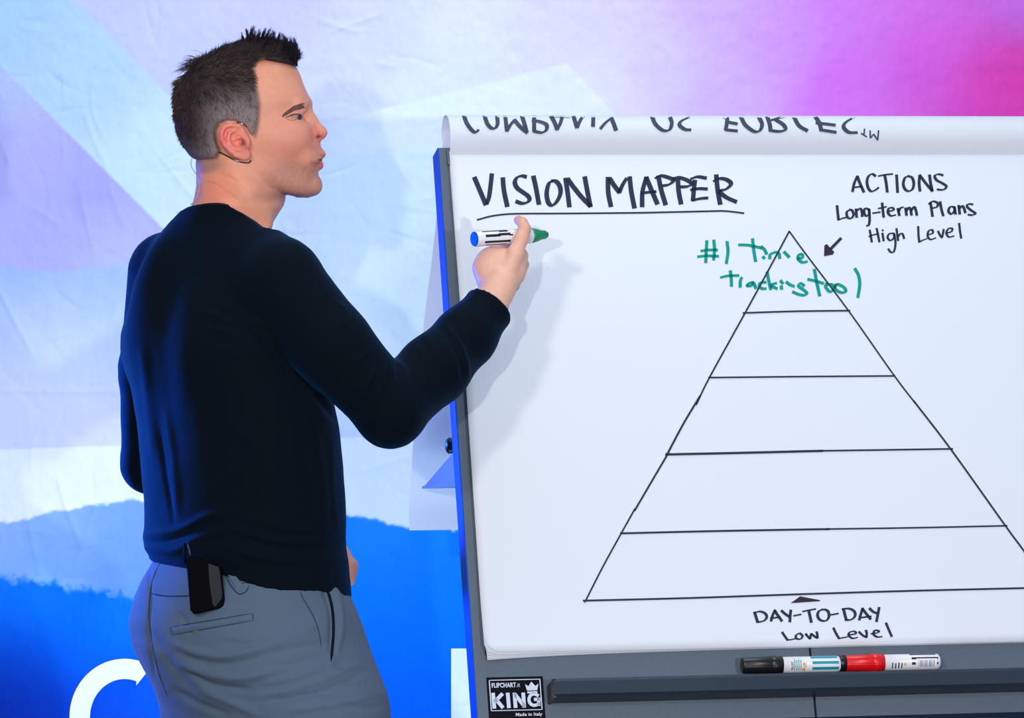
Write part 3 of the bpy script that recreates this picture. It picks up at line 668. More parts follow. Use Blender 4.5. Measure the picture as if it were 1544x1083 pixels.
# ------------------------------------------------------------------ signed-distance sculpting on a rectilinear grid
f32 = np.float32
def A3(px, py, Y): return np.array(P(px, py, Y), f32)
class Field:
    def __init__(s, xs, ys, zs):
        s.xs, s.ys, s.zs = [np.asarray(a, f32) for a in (xs, ys, zs)]
        s.F = np.full((len(xs), len(ys), len(zs)), 0.3, f32)
    def sl(s, lo, hi, m=0.0):
        r = []
        for a, l, h in zip((s.xs, s.ys, s.zs), lo, hi):
            i0 = max(0, np.searchsorted(a, l - m) - 1); i1 = min(len(a), np.searchsorted(a, h + m) + 1); r.append(slice(i0, max(i1, i0)))
        return tuple(r)
    def grid(s, q): return s.xs[q[0]][:, None, None], s.ys[q[1]][None, :, None], s.zs[q[2]][None, None, :]
    def op(s, fn, lo, hi, k, mode='add', m=None):
        q = s.sl(lo, hi, (m if m is not None else 0.02 + k))
        if any(a.stop - a.start < 1 for a in q): return
        d = fn(*s.grid(q)); A = s.F[q]
        if mode == 'sub': d = -d
        h = np.maximum(k - np.abs(A - d), 0) / k if k > 0 else 0
        if mode == 'add': s.F[q] = np.minimum(A, d) - h * h * k * 0.25
        else: s.F[q] = np.maximum(A, d) + h * h * k * 0.25
    def cap(s, a, b, ra, rb=None, k=0.01, mode='add'):
        rb = ra if rb is None else rb; a = np.array(a, f32); b = np.array(b, f32); R = max(ra, rb); ab = b - a; L2 = float(ab @ ab) + 1e-12
        def fn(X, Y, Z):
            x, y, z = X - a[0], Y - a[1], Z - a[2]; t = np.clip((x * ab[0] + y * ab[1] + z * ab[2]) / L2, 0, 1)
            return np.sqrt((x - t * ab[0]) ** 2 + (y - t * ab[1]) ** 2 + (z - t * ab[2]) ** 2) - (ra + (rb - ra) * t)
        s.op(fn, np.minimum(a, b) - R, np.maximum(a, b) + R, k, mode)
    def chain(s, pts, rs, k=0.01, mode='add'):
        for i in range(len(pts) - 1): s.cap(pts[i], pts[i + 1], rs[i], rs[i + 1], k, mode)
    def ell(s, c, r, k=0.01, mode='add', R=None):
        """ellipsoid; R: 3x3 rows = local axes"""
        c = np.array(c, f32); r = np.array(r, f32); R = np.eye(3, dtype=f32) if R is None else np.array(R, f32); m_ = float(r.max())
        def fn(X, Y, Z):
            x, y, z = X - c[0], Y - c[1], Z - c[2]
            u = [(x * R[i][0] + y * R[i][1] + z * R[i][2]) / r[i] for i in range(3)]
            k0 = np.sqrt(u[0] ** 2 + u[1] ** 2 + u[2] ** 2); k1 = np.sqrt((u[0] / r[0]) ** 2 + (u[1] / r[1]) ** 2 + (u[2] / r[2]) ** 2) + 1e-6
            return k0 * (k0 - 1) / k1
        s.op(fn, c - m_, c + m_, k, mode)
def nets(fd):
    """naive surface nets"""
    F = fd.F; xs, ys, zs = fd.xs, fd.ys, fd.zs; S = F < 0
    c = np.zeros(tuple(n - 1 for n in F.shape), np.int8)
    for dx in (0, 1):
        for dy in (0, 1):
            for dz in (0, 1): c += S[dx:F.shape[0] - 1 + dx, dy:F.shape[1] - 1 + dy, dz:F.shape[2] - 1 + dz]
    act = (c > 0) & (c < 8); idx = np.argwhere(act); n = len(idx); num = np.zeros((n, 3)); cnt = np.zeros(n)
    C = [np.array(((i >> 2) & 1, (i >> 1) & 1, i & 1)) for i in range(8)]
    fv = [F[tuple((idx + cc).T)] for cc in C]
    for i in range(8):
        for ax_ in (4, 2, 1):
            j = i | ax_
            if j == i: continue
            a, b = fv[i], fv[j]; m_ = (a < 0) != (b < 0); t = a[m_] / (a[m_] - b[m_]); pos = C[i][None, :] + (C[j] - C[i])[None, :] * t[:, None]
            num[m_] += pos; cnt[m_] += 1
    loc = num / cnt[:, None]; V = np.zeros((n, 3))
    for k, arr in enumerate((xs, ys, zs)):
        i0 = idx[:, k]; V[:, k] = arr[i0] + (arr[i0 + 1] - arr[i0]) * loc[:, k]
    ID = np.full(act.shape, -1, np.int32); ID[act] = np.arange(n); Qs = []
    def quads(sa, sb, e):
        m_ = sa != sb; m_[0 if e != 0 else slice(None), ...] = m_[0 if e != 0 else slice(None), ...]
        return m_
    for e in range(3):
        a = [slice(None)] * 3; b = [slice(None)] * 3; a[e] = slice(0, -1); b[e] = slice(1, None)
        sa, sb = S[tuple(a)], S[tuple(b)]; cr = np.argwhere(sa != sb); o1, o2 = [(1, 2), (2, 0), (0, 1)][e]
        cr = cr[(cr[:, o1] > 0) & (cr[:, o2] > 0) & (cr[:, o1] < act.shape[o1]) & (cr[:, o2] < act.shape[o2])]
        flip = sa[tuple(cr.T)]; q = []
        for d1, d2 in ((1, 1), (0, 1), (0, 0), (1, 0)):
            t = cr.copy(); t[:, o1] -= d1; t[:, o2] -= d2; q.append(ID[tuple(t.T)])
        q = np.stack(q, 1); q[~flip] = q[~flip][:, ::-1]; Qs.append(q)
    Q = np.concatenate(Qs); Q = Q[(Q >= 0).all(1)]
    return V, Q
def axis(*segs):
    out = []
    for a, b, st in segs: out.append(np.arange(a, b - st * 0.5, st))
    out.append([segs[-1][1]]); return np.concatenate(out)
def normals(V, Q):
    n = np.cross(V[Q[:, 2]] - V[Q[:, 0]], V[Q[:, 3]] - V[Q[:, 1]]); N = np.zeros_like(V)
    for i in range(4):
        for k in range(3): N[:, k] += np.bincount(Q[:, i], n[:, k], len(V))
    return N / (np.linalg.norm(N, axis=1, keepdims=True) + 1e-12)
def relax(V, Q, it, lam=0.5, mask=None):
    E = np.concatenate([Q[:, [0, 1]], Q[:, [1, 2]], Q[:, [2, 3]], Q[:, [3, 0]]]); n = len(V)
    deg = np.bincount(E[:, 0], minlength=n) + np.bincount(E[:, 1], minlength=n)
    for _ in range(it):
        S = np.stack([np.bincount(E[:, 0], V[E[:, 1], k], n) + np.bincount(E[:, 1], V[E[:, 0], k], n) for k in range(3)], 1) / np.maximum(deg, 1)[:, None]
        d = (S - V) * lam; V = V + (d if mask is None else d * mask[:, None])
    return V
def loft_fn(rows, yaw, cy, ratio=None, grow=0.0, p=2.3):
    """stack of yawed superellipse sections seen by the camera with silhouettes (row, left, right).
    rows: (py, xl, xr[, lateral/depth ratio][, cy]); returns f(X,Y,Z)"""
    rows = sorted(rows, key=lambda r: -r[0]); zz = []; xc = []; aa = []; bb = []; yy = []; c, s_ = math.cos(yaw), math.sin(yaw)
    th = np.linspace(0, 2 * np.pi, 721)
    for r in rows:
        y0 = r[4] if len(r) > 4 else cy; rt = r[3] if len(r) > 3 else ratio           # rt = depth / lateral
        pl, pr = P(r[1], r[0], y0), P(r[2], r[0], y0); hx = (pr.x - pl.x) / 2
        ct, st = np.cos(th), np.sin(th); ex = np.sign(ct) * np.abs(ct) ** (2 / p) * rt; ey = np.sign(st) * np.abs(st) ** (2 / p)
        ext = (ex * c + ey * s_).max(); a = hx / ext
        zz.append(pl.z); xc.append((pl.x + pr.x) / 2); aa.append(a + grow); bb.append(a * rt + grow); yy.append(y0)
    zz = np.array(zz)
    def fn(X, Y, Z):
        z = Z[0, 0, :]; kk = np.ones(5) / 5
        def I(v):
            zf = np.linspace(zz[0] - 0.05, zz[-1] + 0.05, 400); vf = np.interp(zf, zz, v); ker = np.hanning(17); ker /= ker.sum()
            vf = np.convolve(np.pad(vf, 8, 'edge'), ker, 'valid'); return np.interp(z, zf, vf).astype(f32)[None, None, :]
        x0, y0, a, b = I(xc), I(yy), I(aa), I(bb); x = X - x0; y = Y - y0
        u = (x * c + y * s_) / b; v = (x * s_ - y * c) / a                             # u forward, v to his right
        r_ = (np.abs(u) ** p + np.abs(v) ** p) ** (1 / p); f = (r_ - 1) * np.minimum(a, b)
        return np.maximum(f, np.maximum(Z - zz[-1] , zz[0] - Z) )
    return fn
BIG = ((-2, -1, -0.1), (2, 2, 3))

def folds(V, N, lst, front=True):
    px, py = proj(V); D = np.zeros(len(V)); vis = sm(-0.05, 0.25, -N[:, 1]) if front else 1.0
    for pts, wd, amp in lst:
        pts = [np.array(p, float) for p in catmull(pts, 5)]; best = np.full(len(V), 1e9); tt = np.zeros(len(V)); n = len(pts) - 1
        lo = np.min(pts, 0) - wd * 4; hi = np.max(pts, 0) + wd * 4; m_ = (px > lo[0]) & (px < hi[0]) & (py > lo[1]) & (py < hi[1])
        x, y = px[m_], py[m_]; b = np.full(m_.sum(), 1e9); t_ = np.zeros(m_.sum())
        for i in range(n):
            e = pts[i + 1] - pts[i]; t = np.clip(((x - pts[i][0]) * e[0] + (y - pts[i][1]) * e[1]) / (e @ e + 1e-9), 0, 1)
            d = (x - pts[i][0] - e[0] * t) ** 2 + (y - pts[i][1] - e[1] * t) ** 2; c = d < b; b[c] = d[c]; t_[c] = (i + t[c]) / n
        D[m_] += amp * np.exp(-b / wd ** 2) * np.clip(np.sin(np.pi * np.clip(t_ * 0.9 + 0.05, 0, 1)) * 1.6, 0, 1)
    return D * vis

# ------------------------------------------------------------------ shared proportions of the man
YAWB = math.radians(33)
FWD = np.array((math.cos(YAWB), math.sin(YAWB), 0)); RGT = np.array((math.sin(YAWB), -math.cos(YAWB), 0))
torso_rows = [(312, 290, 352, 0.8, 0.0), (326, 268, 378, 0.7, 0.0), (345, 250, 402, 0.62, 0.0), (370, 231, 428), (400, 214, 445), (440, 197, 460), (475, 185, 468), (505, 176, 474), (530, 175, 480), (560, 181, 487),
              (590, 192, 503), (640, 201, 514), (700, 207, 520), (760, 213, 524), (800, 214, 524), (815, 211, 524), (828, 213, 525), (842, 222, 528), (900, 223, 532)]
torso_rows = [r if len(r) > 3 else (*r, np.interp(r[0], [370, 500, 700, 900], [0.56, 0.60, 0.68, 0.74]), 0.0) for r in torso_rows]
hip_rows = [(822, 236, 508, 0.72), (850, 227, 519, 0.74), (880, 210, 524, 0.76), (910, 200, 534, 0.78), (940, 198, 546, 0.8), (975, 202, 557, 0.82), (1000, 212, 562, 0.82), (1030, 226, 566, 0.82), (1065, 242, 574, 0.8), (1090, 250, 580, 0.8), (1112, 258, 584, 0.78)]
neck_rows = [(225, 300, 395, 0.95), (245, 295, 408, 0.95), (262, 296, 415, 0.98), (281, 296, 424, 1.0), (298, 293, 431, 1.0), (310, 289, 428, 1.0), (322, 285, 420, 1.0), (337, 280, 411, 1.0), (365, 272, 402, 0.95), (400, 265, 400, 0.9)]
armR = [(422, 428, -0.125), (500, 522, -0.150), (588, 617, -0.140), (655, 557, -0.075), (702, 508, -0.030), (740, 461, 0.004)]
armR_r = [0.066, 0.060, 0.052, 0.052, 0.045, 0.0365]
armL = [(252, 410, 0.14), (226, 560, 0.205), (225, 700, 0.235), (370, 772, 0.262), (498, 838, 0.262)]
armL_r = [0.060, 0.047, 0.043, 0.042, 0.030]
legs = {'R': [(432, 985, -0.085), (476, 1083, -0.10), (520, 1290, -0.115), (500, 1500, -0.10), (505, 1700, -0.09)],
        'L': [(330, 975, 0.090), (352, 1083, 0.105), (385, 1290, 0.12), (350, 1500, 0.15), (352, 1700, 0.17)]}
legs_r = [0.108, 0.102, 0.072, 0.066, 0.058]

# ------------------------------------------------------------------ body: head, neck, trunk, arms, hands, legs as one surface
zof = lambda py: P(0, py, 0).z
bx_ = lambda px: (px - 772) / 1000.0
bf = Field(axis((-0.62, bx_(245), 0.012), (bx_(245), bx_(500), 0.002), (bx_(500), bx_(548), 0.0035), (bx_(548), bx_(704), 0.009), (bx_(704), bx_(806), 0.002), (bx_(806), bx_(830), 0.008)),
           axis((-0.30, -0.10, 0.010), (-0.10, 0.10, 0.002), (0.10, 0.20, 0.009), (0.20, 0.32, 0.0045), (0.32, 0.36, 0.01)),
           axis((0.005, zof(905), 0.011), (zof(905), zof(815), 0.004), (zof(815), zof(478), 0.010), (zof(478), zof(305), 0.0022), (zof(305), zof(60), 0.002), (zof(60), zof(40), 0.005)))
bf.op(loft_fn([(r[0], r[1] + 9, r[2] - 9, r[3], r[4]) for r in torso_rows if r[0] > 350], YAWB, 0.0), *BIG, 0.02)
bf.op(loft_fn([(r[0], r[1] + 18, r[2] - 18, r[3]) for r in hip_rows], YAWB, 0.0), *BIG, 0.02)
for s_ in 'RL':
    L_ = [A3(*p) for p in legs[s_]]; bf.chain(L_, [0.09, 0.085, 0.058, 0.05, 0.042], 0.02)
aR = [A3(*p) for p in armR]; aL = [A3(*p) for p in armL]
bf.chain(aR, [0.055, 0.050, 0.042, 0.042, 0.034, 0.027], 0.02)
bf.chain(aL, [0.044, 0.038, 0.034, 0.034, 0.025], 0.02)
bf.cap(A3(345, 350, -0.02), A3(422, 420, -0.12), 0.032, 0.032, 0.02); bf.cap(A3(325, 355, 0.02), A3(258, 408, 0.13), 0.028, 0.028, 0.02)
for s_ in 'RL':   # feet
    a = A3(*legs[s_][-1]); d = FWD if s_ == 'L' else np.array((0.95, 0.3, 0)); a = a.copy(); a[2] = 0.075
    bf.chain([a - d * 0.03, a + d * 0.14 + np.array((0, 0, -0.035))], [0.036, 0.03], 0.02)
bf.op(loft_fn(neck_rows, 0.0, 0.0, p=2.1), *BIG, 0.012)
# head base: (row, back, front, half width, front taper, exponent)
HR = np.array([(79, 345, 405, 0.020, 0.1), (84, 327, 420, 0.036, 0.1), (90, 312, 434, 0.048, 0.1), (100, 299, 447, 0.058, 0.12), (112, 287, 453, 0.065, 0.14), (125, 278, 457.5, 0.070, 0.17), (143, 271, 465, 0.0755, 0.20), (155, 270, 466.5, 0.077, 0.22),
    (166, 270, 463.5, 0.077, 0.24), (180, 273, 461.5, 0.0765, 0.26), (200, 278, 464, 0.075, 0.30), (215, 288, 469, 0.072, 0.34), (230, 305, 474.5, 0.069, 0.40), (245, 330, 474.5, 0.066, 0.45), (258, 350, 474.5, 0.063, 0.50),
    (270, 366, 478.5, 0.058, 0.52), (280, 388, 480.5, 0.050, 0.50), (288, 415, 478.5, 0.038, 0.42), (294, 436, 473, 0.026, 0.35), (298, 450, 462, 0.012, 0.3)], float)
hz_ = np.array([P(0, r[0], 0).z for r in HR])[::-1]
def head_fn(X, Y, Z):
    z = Z[0, 0, :]
    def I(v):
        zf = np.linspace(hz_[0], hz_[-1], 700); vf = np.interp(zf, hz_, v[::-1]); ker = np.hanning(27); ker /= ker.sum()
        vf = np.convolve(np.pad(vf, 13, 'edge'), ker, 'valid'); return np.interp(z, zf, vf).astype(f32)[None, None, :]
    xb, xf, W, tp = I((HR[:, 1] - 772) / 1000), I((HR[:, 2] - 772) / 1000), I(HR[:, 3]), I(HR[:, 4])
    xc, hx = (xb + xf) / 2, (xf - xb) / 2; u = (X - xc) / hx; Wt = W * (1 - tp * np.clip(u * 0.5 + 0.35, 0, 1.2) ** 1.3)
    r_ = (np.abs(u) ** 2.35 + np.abs(Y / Wt) ** 2.35) ** (1 / 2.35); f = (r_ - 1) * np.minimum(hx, Wt) * 0.9
    return np.maximum(f, np.maximum(Z - hz_[-1], hz_[0] - Z))
bf.op(head_fn, (-0.6, -0.12, zof(305)), (-0.25, 0.12, zof(60)), 0.012)
for sg in (-1, 1):
    S = lambda px, py, y: A3(px, py, sg * y / 1000.0)
    bf.cap(S(460.5, 156, 4), S(447, 158, 36), 0.0075, 0.0075, 0.009)                      # brow ridge
    bf.ell(S(428, 208, 40), (0.030, 0.016, 0.020), 0.030)                                  # cheek bone
    bf.ell(S(462, 177, 30), (0.011, 0.016, 0.0080), 0.012, 'sub')                          # orbit
    bf.ell(S(442, 176.5, 32.0), (0.0138, 0.0138, 0.0120), 0.005)                         # lids over the eyeball
    bf.cap(S(434, 169.0, 44), S(456, 165.0, 31), 0.0045, 0.0050, 0.007)                       # hooded upper lid
    bf.ell(S(451, 176.8, 40), (0.0125, 0.014, 0.0019), 0.0015, 'sub')                         # lid opening
bf.chain([A3(462.5, 164, 0), A3(470.5, 180, 0), A3(479, 192, 0)], [0.0062, 0.0062, 0.0075], 0.008)
bf.ell(A3(484.8, 200, 0), (0.0092, 0.0098, 0.0085), 0.006)
for sg in (-1, 1):
    S = lambda px, py, y: A3(px, py, sg * y / 1000.0)
    bf.cap(S(462, 175, 6), S(471, 203, 11), 0.006, 0.0075, 0.008)                            # side wall of the nose
    bf.ell(S(471, 205.5, 13.5), (0.0095, 0.0060, 0.0085), 0.004)                             # wing
    bf.ell(S(481.5, 208.5, 7.5), (0.0062, 0.0036, 0.0032), 0.002, 'sub')                     # nostril
    bf.ell(S(479.5, 206.8, 15.5), (0.0048, 0.0090, 0.0024), 0.0012, 'sub')
    bf.cap(S(461, 208, 17.0), S(463, 199, 16.0), 0.0008, 0.0006, 0.004, 'sub')
bf.cap(A3(476, 211, 0), A3(485, 206, 0), 0.0042, 0.0042, 0.004)
for sg in (-1, 1):
    bf.ell(A3(452, 208, sg * 0.022), (0.015, 0.016, 0.024), 0.016); bf.ell(A3(460, 240, sg * 0.016), (0.017, 0.022, 0.022), 0.014)   # maxilla beside nose and mouth
bf.ell(A3(466.5, 229, 0), (0.0180, 0.027, 0.022), 0.010); bf.ell(A3(468, 262, 0), (0.0125, 0.018, 0.014), 0.008)                                     # muzzle
bf.ell(A3(471, 281, 0), (0.0135, 0.017, 0.0140), 0.010)                                      # chin
for sg in (-1, 1):
    S = lambda px, py, y: A3(px, py, sg * y / 1000.0)
    bf.chain([S(484.3, 232.5, 0), S(480.5, 235, 9), S(473, 243, 18), S(467, 249, 22)], [0.0062, 0.0054, 0.0036, 0.002], 0.004)
    bf.chain([S(480, 249.5, 0), S(477.5, 249.5, 9), S(471, 250.5, 17), S(466, 250.8, 21)], [0.0070, 0.0060, 0.0040, 0.002], 0.004)
bf.ell(A3(486.0, 262.0, 0), (0.006, 0.020, 0.0042), 0.005, 'sub')
for sg in (-1, 1):
    S = lambda px, py, y: A3(px, py, sg * y / 1000.0)
    bf.chain([S(494, 240, 0), S(486, 241, 8), S(477, 246, 15), S(465, 252.5, 23.5)], [0.0038, 0.0033, 0.0020, 0.0012], 0.002, 'sub')
    bf.cap(S(463, 254, 26), S(458, 259, 29), 0.0009, 0.0007, 0.004, 'sub')
# ears
for sg in (-1, 1):
    E = lambda px, py, y: A3(px, py, sg * y / 1000.0)
    bf.ell(E(357, 213, 74), (0.019, 0.0085, 0.026), 0.004)
    bf.ell(E(352, 211, 80), (0.0205, 0.0042, 0.0265), 0.003, 'add', [(0.93, 0, 0.37), (0, 1, 0), (-0.37, 0, 0.93)])
    bf.ell(E(369.5, 233.5, 76), (0.0085, 0.0042, 0.0088), 0.005)                           # lobe
    bf.ell(E(352, 209, 87), (0.0150, 0.0062, 0.0205), 0.003, 'sub', [(0.93, 0, 0.37), (0, 1, 0), (-0.37, 0, 0.93)])
    bf.chain([E(363, 207, 80), E(366.5, 197, 80), E(360, 190.3, 82), E(347, 188.6, 84.5), E(338.5, 191.5, 86), E(334, 200, 87), E(334.5, 210, 87), E(339.5, 219.5, 86), E(347.5, 228, 84), E(357, 235, 81), E(366, 239, 78)],
             [0.002, 0.0026, 0.0030, 0.0033, 0.0035, 0.0035, 0.0034, 0.0033, 0.0032, 0.0032, 0.003], 0.002)
    bf.chain([E(354, 196, 83), E(346.5, 200, 84), E(344, 209, 84.5), E(347, 217.5, 84), E(354, 224, 83), E(362, 226, 82)], [0.0014, 0.0024, 0.0028, 0.0028, 0.0026, 0.0024], 0.003)
    bf.chain([E(349, 200, 84), E(357, 194.5, 82)], [0.0018, 0.0010], 0.002)
    bf.ell(E(357.5, 213.5, 86), (0.0088, 0.0095, 0.0095), 0.002, 'sub')
    bf.chain([E(350, 212.5, 80.5), E(361, 208.5, 80.5)], [0.0012, 0.0018], 0.002)
    bf.ell(E(373.5, 215.5, 80), (0.0042, 0.0042, 0.0085), 0.004)                            # tragus
    bf.cap(E(364, 211, 80), E(371, 221.5, 79), 0.0020, 0.0022, 0.001, 'sub')                # canal
    # neck muscle from behind the ear to the front of the collar
    bf.chain([E(350, 245, 50), E(372, 290, 50), E(398, 338, 34)], [0.008, 0.009, 0.009], 0.022)
# right hand around the marker
HN = lambda pts: [A3(*p) for p in pts]
k_h = 0.006
bf.chain(HN([(735, 461, 0.006), (750, 438, 0.016), (757, 425, 0.020)]), [0.0255, 0.0250, 0.024], 0.008)
bf.ell(A3(757, 407, 0.034), (0.035, 0.019, 0.034), 0.010)
bf.ell(A3(738, 400, 0.036), (0.0225, 0.019, 0.027), 0.012)
bf.chain(HN([(742, 432, 0.025), (727, 405, 0.033)]), [0.020, 0.0135], 0.010)
bf.chain(HN([(769, 401, 0.024), (777, 383, 0.024), (786, 360, 0.030), (791.0, 345, 0.037)]), [0.0150, 0.0125, 0.0102, 0.0095], 0.005)   # index: knuckle to middle joint
bf.chain(HN([(791.0, 345, 0.037), (787.5, 336, 0.046), (781.5, 332, 0.055)]), [0.0095, 0.0082, 0.0072], 0.003)                # bent over the barrel
bf.chain(HN([(733, 394, 0.042), (748, 380, 0.068), (765, 366, 0.082), (778, 358, 0.086)]), [0.0135, 0.0115, 0.0105, 0.0085], 0.005)  # thumb behind
bf.chain(HN([(779, 406, 0.036), (786, 386, 0.058), (781, 372, 0.078), (770, 371, 0.088)]), [0.0135, 0.0100, 0.0085, 0.0075], 0.004)
bf.chain(HN([(779, 417, 0.046), (788, 399, 0.070), (779, 385, 0.088), (765, 385, 0.090)]), [0.0125, 0.0095, 0.0082, 0.0072], 0.003)
bf.chain(HN([(773, 430, 0.050), (781, 414, 0.073), (772, 400, 0.088), (760, 400, 0.088)]), [0.0115, 0.0086, 0.0074, 0.0066], 0.003)
bf.cap(A3(756, 373, 0.012), A3(745, 392, 0.012), 0.0025, 0.0015, 0.008, 'sub')             # web crease
# left hand at the hip: loose fist
bf.ell(A3(515, 846, 0.262), (0.017, 0.018, 0.026), 0.010)
for i in range(4):
    y0 = 0.236 + 0.017 * i
    bf.chain(HN([(519, 838 + i, y0), (531.5, 852 + 2 * i, y0), (528, 872 + 1.5 * i, y0), (517, 875, y0)]), [0.0098, 0.0088, 0.0080, 0.0072], 0.003)
bf.chain(HN([(514, 835, 0.243), (526, 853, 0.228), (524, 872, 0.229)]), [0.0105, 0.0090, 0.0075], 0.003)
VB, QB = nets(bf)
mask = np.ones(len(VB)); VB = relax(VB, QB, 1, 0.35)
NB = normals(VB, QB)
VB = VB + NB * folds(VB, NB, [([(300, 276), (322, 278), (342, 290), (357, 301)], 1.8, -0.0016), ([(326, 262), (350, 270), (374, 284)], 2.2, -0.0010), ([(296, 292), (320, 296), (345, 308)], 3, 0.0008),
    ([(466, 252), (460, 258), (456, 266)], 2.4, -0.0006), ([(432, 184), (442, 187), (452, 185)], 2, -0.0007), ([(428, 181), (421, 186)], 1.5, -0.0005), ([(430, 118), (445, 116), (458, 120)], 2.5, -0.0004),
    ([(398, 300), (412, 292), (430, 290), (460, 293)], 5, 0.0012)])[:, None]
NB = normals(VB, QB); pxb, pyb = proj(VB)
# skin tones (lips, ears, nose, beard shadow, hair roots; shade of recesses painted in)
C = np.tile(np.array(s2l(np.array((226., 158., 128.)))), (len(VB), 1)); far = VB[:, 1]
def tint(cx, cy, rx, ry, col, k, p=2, cond=None):
    g = np.exp(-(((pxb - cx) / rx) ** 2 + ((pyb - cy) / ry) ** 2) ** (p / 2)) * k
    if cond is not None: g = g * cond
    C[:] = C + (s2l(np.array(col, float)) - C) * g[:, None]
face = (pxb > 240) & (pxb < 505) & (pyb < 350)
tint(432, 218, 55, 42, (216, 132, 116), 0.55, cond=face); tint(480, 203, 16, 14, (218, 118, 104), 0.75, cond=face); tint(355, 213, 30, 36, (232, 124, 110), 0.7, 4, cond=face & (np.abs(far) > 0.073))
tint(334, 205, 9, 26, (230, 92, 98), 0.6, cond=face & (np.abs(far) > 0.073)); tint(367, 216, 5, 8, (130, 50, 46), 0.9, cond=face & (np.abs(far) > 0.068))  # last tint paints the ear canal's shade into the skin
beard = np.exp(-(np.maximum(0, np.hypot((pxb - 448) / 62, (pyb - 272) / 34) - 0.55) / 0.35) ** 2) * (fbm(pxb / 2.2, pyb / 2.2, 61, 3) * 0.35 + 0.75)
C[:] = C + (s2l(np.array((142., 106., 102.))) - C) * (beard * 0.62 * face)[:, None]
tint(472, 222, 9, 8, (176, 120, 98), 0.6, cond=face); tint(420, 296, 55, 9, (110, 88, 88), 0.5, cond=face)  # darker above the lip and below the jaw
lipm = face & (pxb > 466)
tint(487, 234, 5.5, 3.0, (196, 96, 92), 0.8, 4, lipm); tint(482, 249, 10, 6.0, (202, 100, 98), 0.85, 4, lipm); tint(474, 246, 7, 3.0, (160, 70, 66), 0.6, 2, lipm)
tint(484, 241, 6, 1.8, (70, 20, 20), 0.9, 4, lipm); tint(480, 206.8, 4.5, 2.2, (110, 34, 34), 0.85, 2, face)  # shade of mouth gap and nostril painted into the skin colour
tint(330, 290, 40, 40, (228, 128, 100), 0.65, cond=face); tint(755, 400, 60, 90, (234, 186, 162), 0.9, 4, cond=(pxb > 690) & (pyb < 520))
nz = fbm(pxb / 4, pyb / 4, 71, 4); C[:] = C * (1 + 0.06 * nz[:, None])
hx_ = np.array([(446, 104), (432, 98), (417, 94), (402, 91), (391, 92), (382, 101), (386, 116), (388, 130), (393, 157), (392, 180), (389, 198), (385, 208), (379, 201), (373, 190), (362, 184), (345, 182), (332, 188), (327, 200), (329, 215), (333, 228), (328, 240), (296, 242), (200, 250), (200, 0), (520, 0), (520, 104)], float)
def poly_sd(px, py, pg):
    """signed distance in the side view to a polygon (negative inside)"""
    d = np.full(px.shape, 1e9); ins = np.zeros(px.shape, bool); n = len(pg)
    for i in range(n):
        a, b = pg[i], pg[(i + 1) % n]; e = b - a; wx, wy = px - a[0], py - a[1]; t = np.clip((wx * e[0] + wy * e[1]) / (e @ e), 0, 1)
        d = np.minimum(d, (wx - e[0] * t) ** 2 + (wy - e[1] * t) ** 2)
        c1 = (a[1] <= py) != (b[1] <= py); ins ^= c1 & (px < a[0] + (py - a[1]) / (b[1] - a[1] + 1e-12) * e[0])
    d = np.sqrt(d); return np.where(ins, -d, d)
sdh = poly_sd(pxb, pyb, hx_)
k = sm(4, -4, sdh) * face * (np.abs(far) < 0.079); greyk = sm(120, 185, pyb) * sm(300, 340, pxb)
C[:] = C + (s2l(np.array((74., 62., 62.))) - C) * (k * 0.85)[:, None]
k = np.exp(-(np.maximum(0, np.hypot((pxb - 305) / 34, (pyb - 248) / 16) - 0.5) / 0.4) ** 2) * face * (pxb < 345); C[:] = C + (s2l(np.array((120., 98., 98.))) - C) * (k * 0.6)[:, None]

man = thing('person', (P(420, 1700, 0).x, 0.03, 0), 'man in black long-sleeved sweater and grey trousers, raised right hand holding a marker', 'person')
M_skin = mat('skin', (1, 1, 1), 0.48, attr='Col', sss=0.05, bump=(900, 0.10, 0.0008), spec=0.35)
me = np_mesh('body', VB, QB); set_colors(me, C); body = part('body', me, M_skin, man, True)
# ------------------------------------------------------------------ shirt
hz2 = lambda X, pts: np.interp(X, [bx_(p[0]) for p in pts], [P(p[0], p[1], 0).z for p in pts]).astype(f32)
sf = Field(axis((bx_(160), bx_(780), 0.0034)), axis((-0.24, 0.33, 0.0036)), axis((zof(905), zof(295), 0.0034)))
sf.op(loft_fn(torso_rows, YAWB, 0.0, p=2.35), *BIG, 0.02)
sf.op(loft_fn([(r[0], r[1], r[2], r[3]) for r in neck_rows], 0.0, 0.0, grow=0.0045, p=2.1), *BIG, 0.030)
sf.cap(A3(350, 352, -0.02), A3(424, 418, -0.122), 0.046, 0.056, 0.03); sf.cap(A3(322, 350, 0.02), A3(262, 402, 0.13), 0.046, 0.05, 0.03)
# shoulder blade and back muscle mass
sf.ell(A3(252, 470, 0.0) + RGT * 0.01, (0.05, 0.05, 0.10), 0.05)
sf.chain(aR, armR_r, 0.014); sf.cap(aR[5], aR[5] + (aR[5] - aR[4]) * 0.5, 0.0365, 0.035, 0.01)
sf.chain(aL, armL_r, 0.014)
sf.ell(A3(588, 630, -0.138), (0.040, 0.040, 0.040), 0.02)
q = tuple(slice(None) for _ in range(3)); X, Y, Z = sf.grid(q)
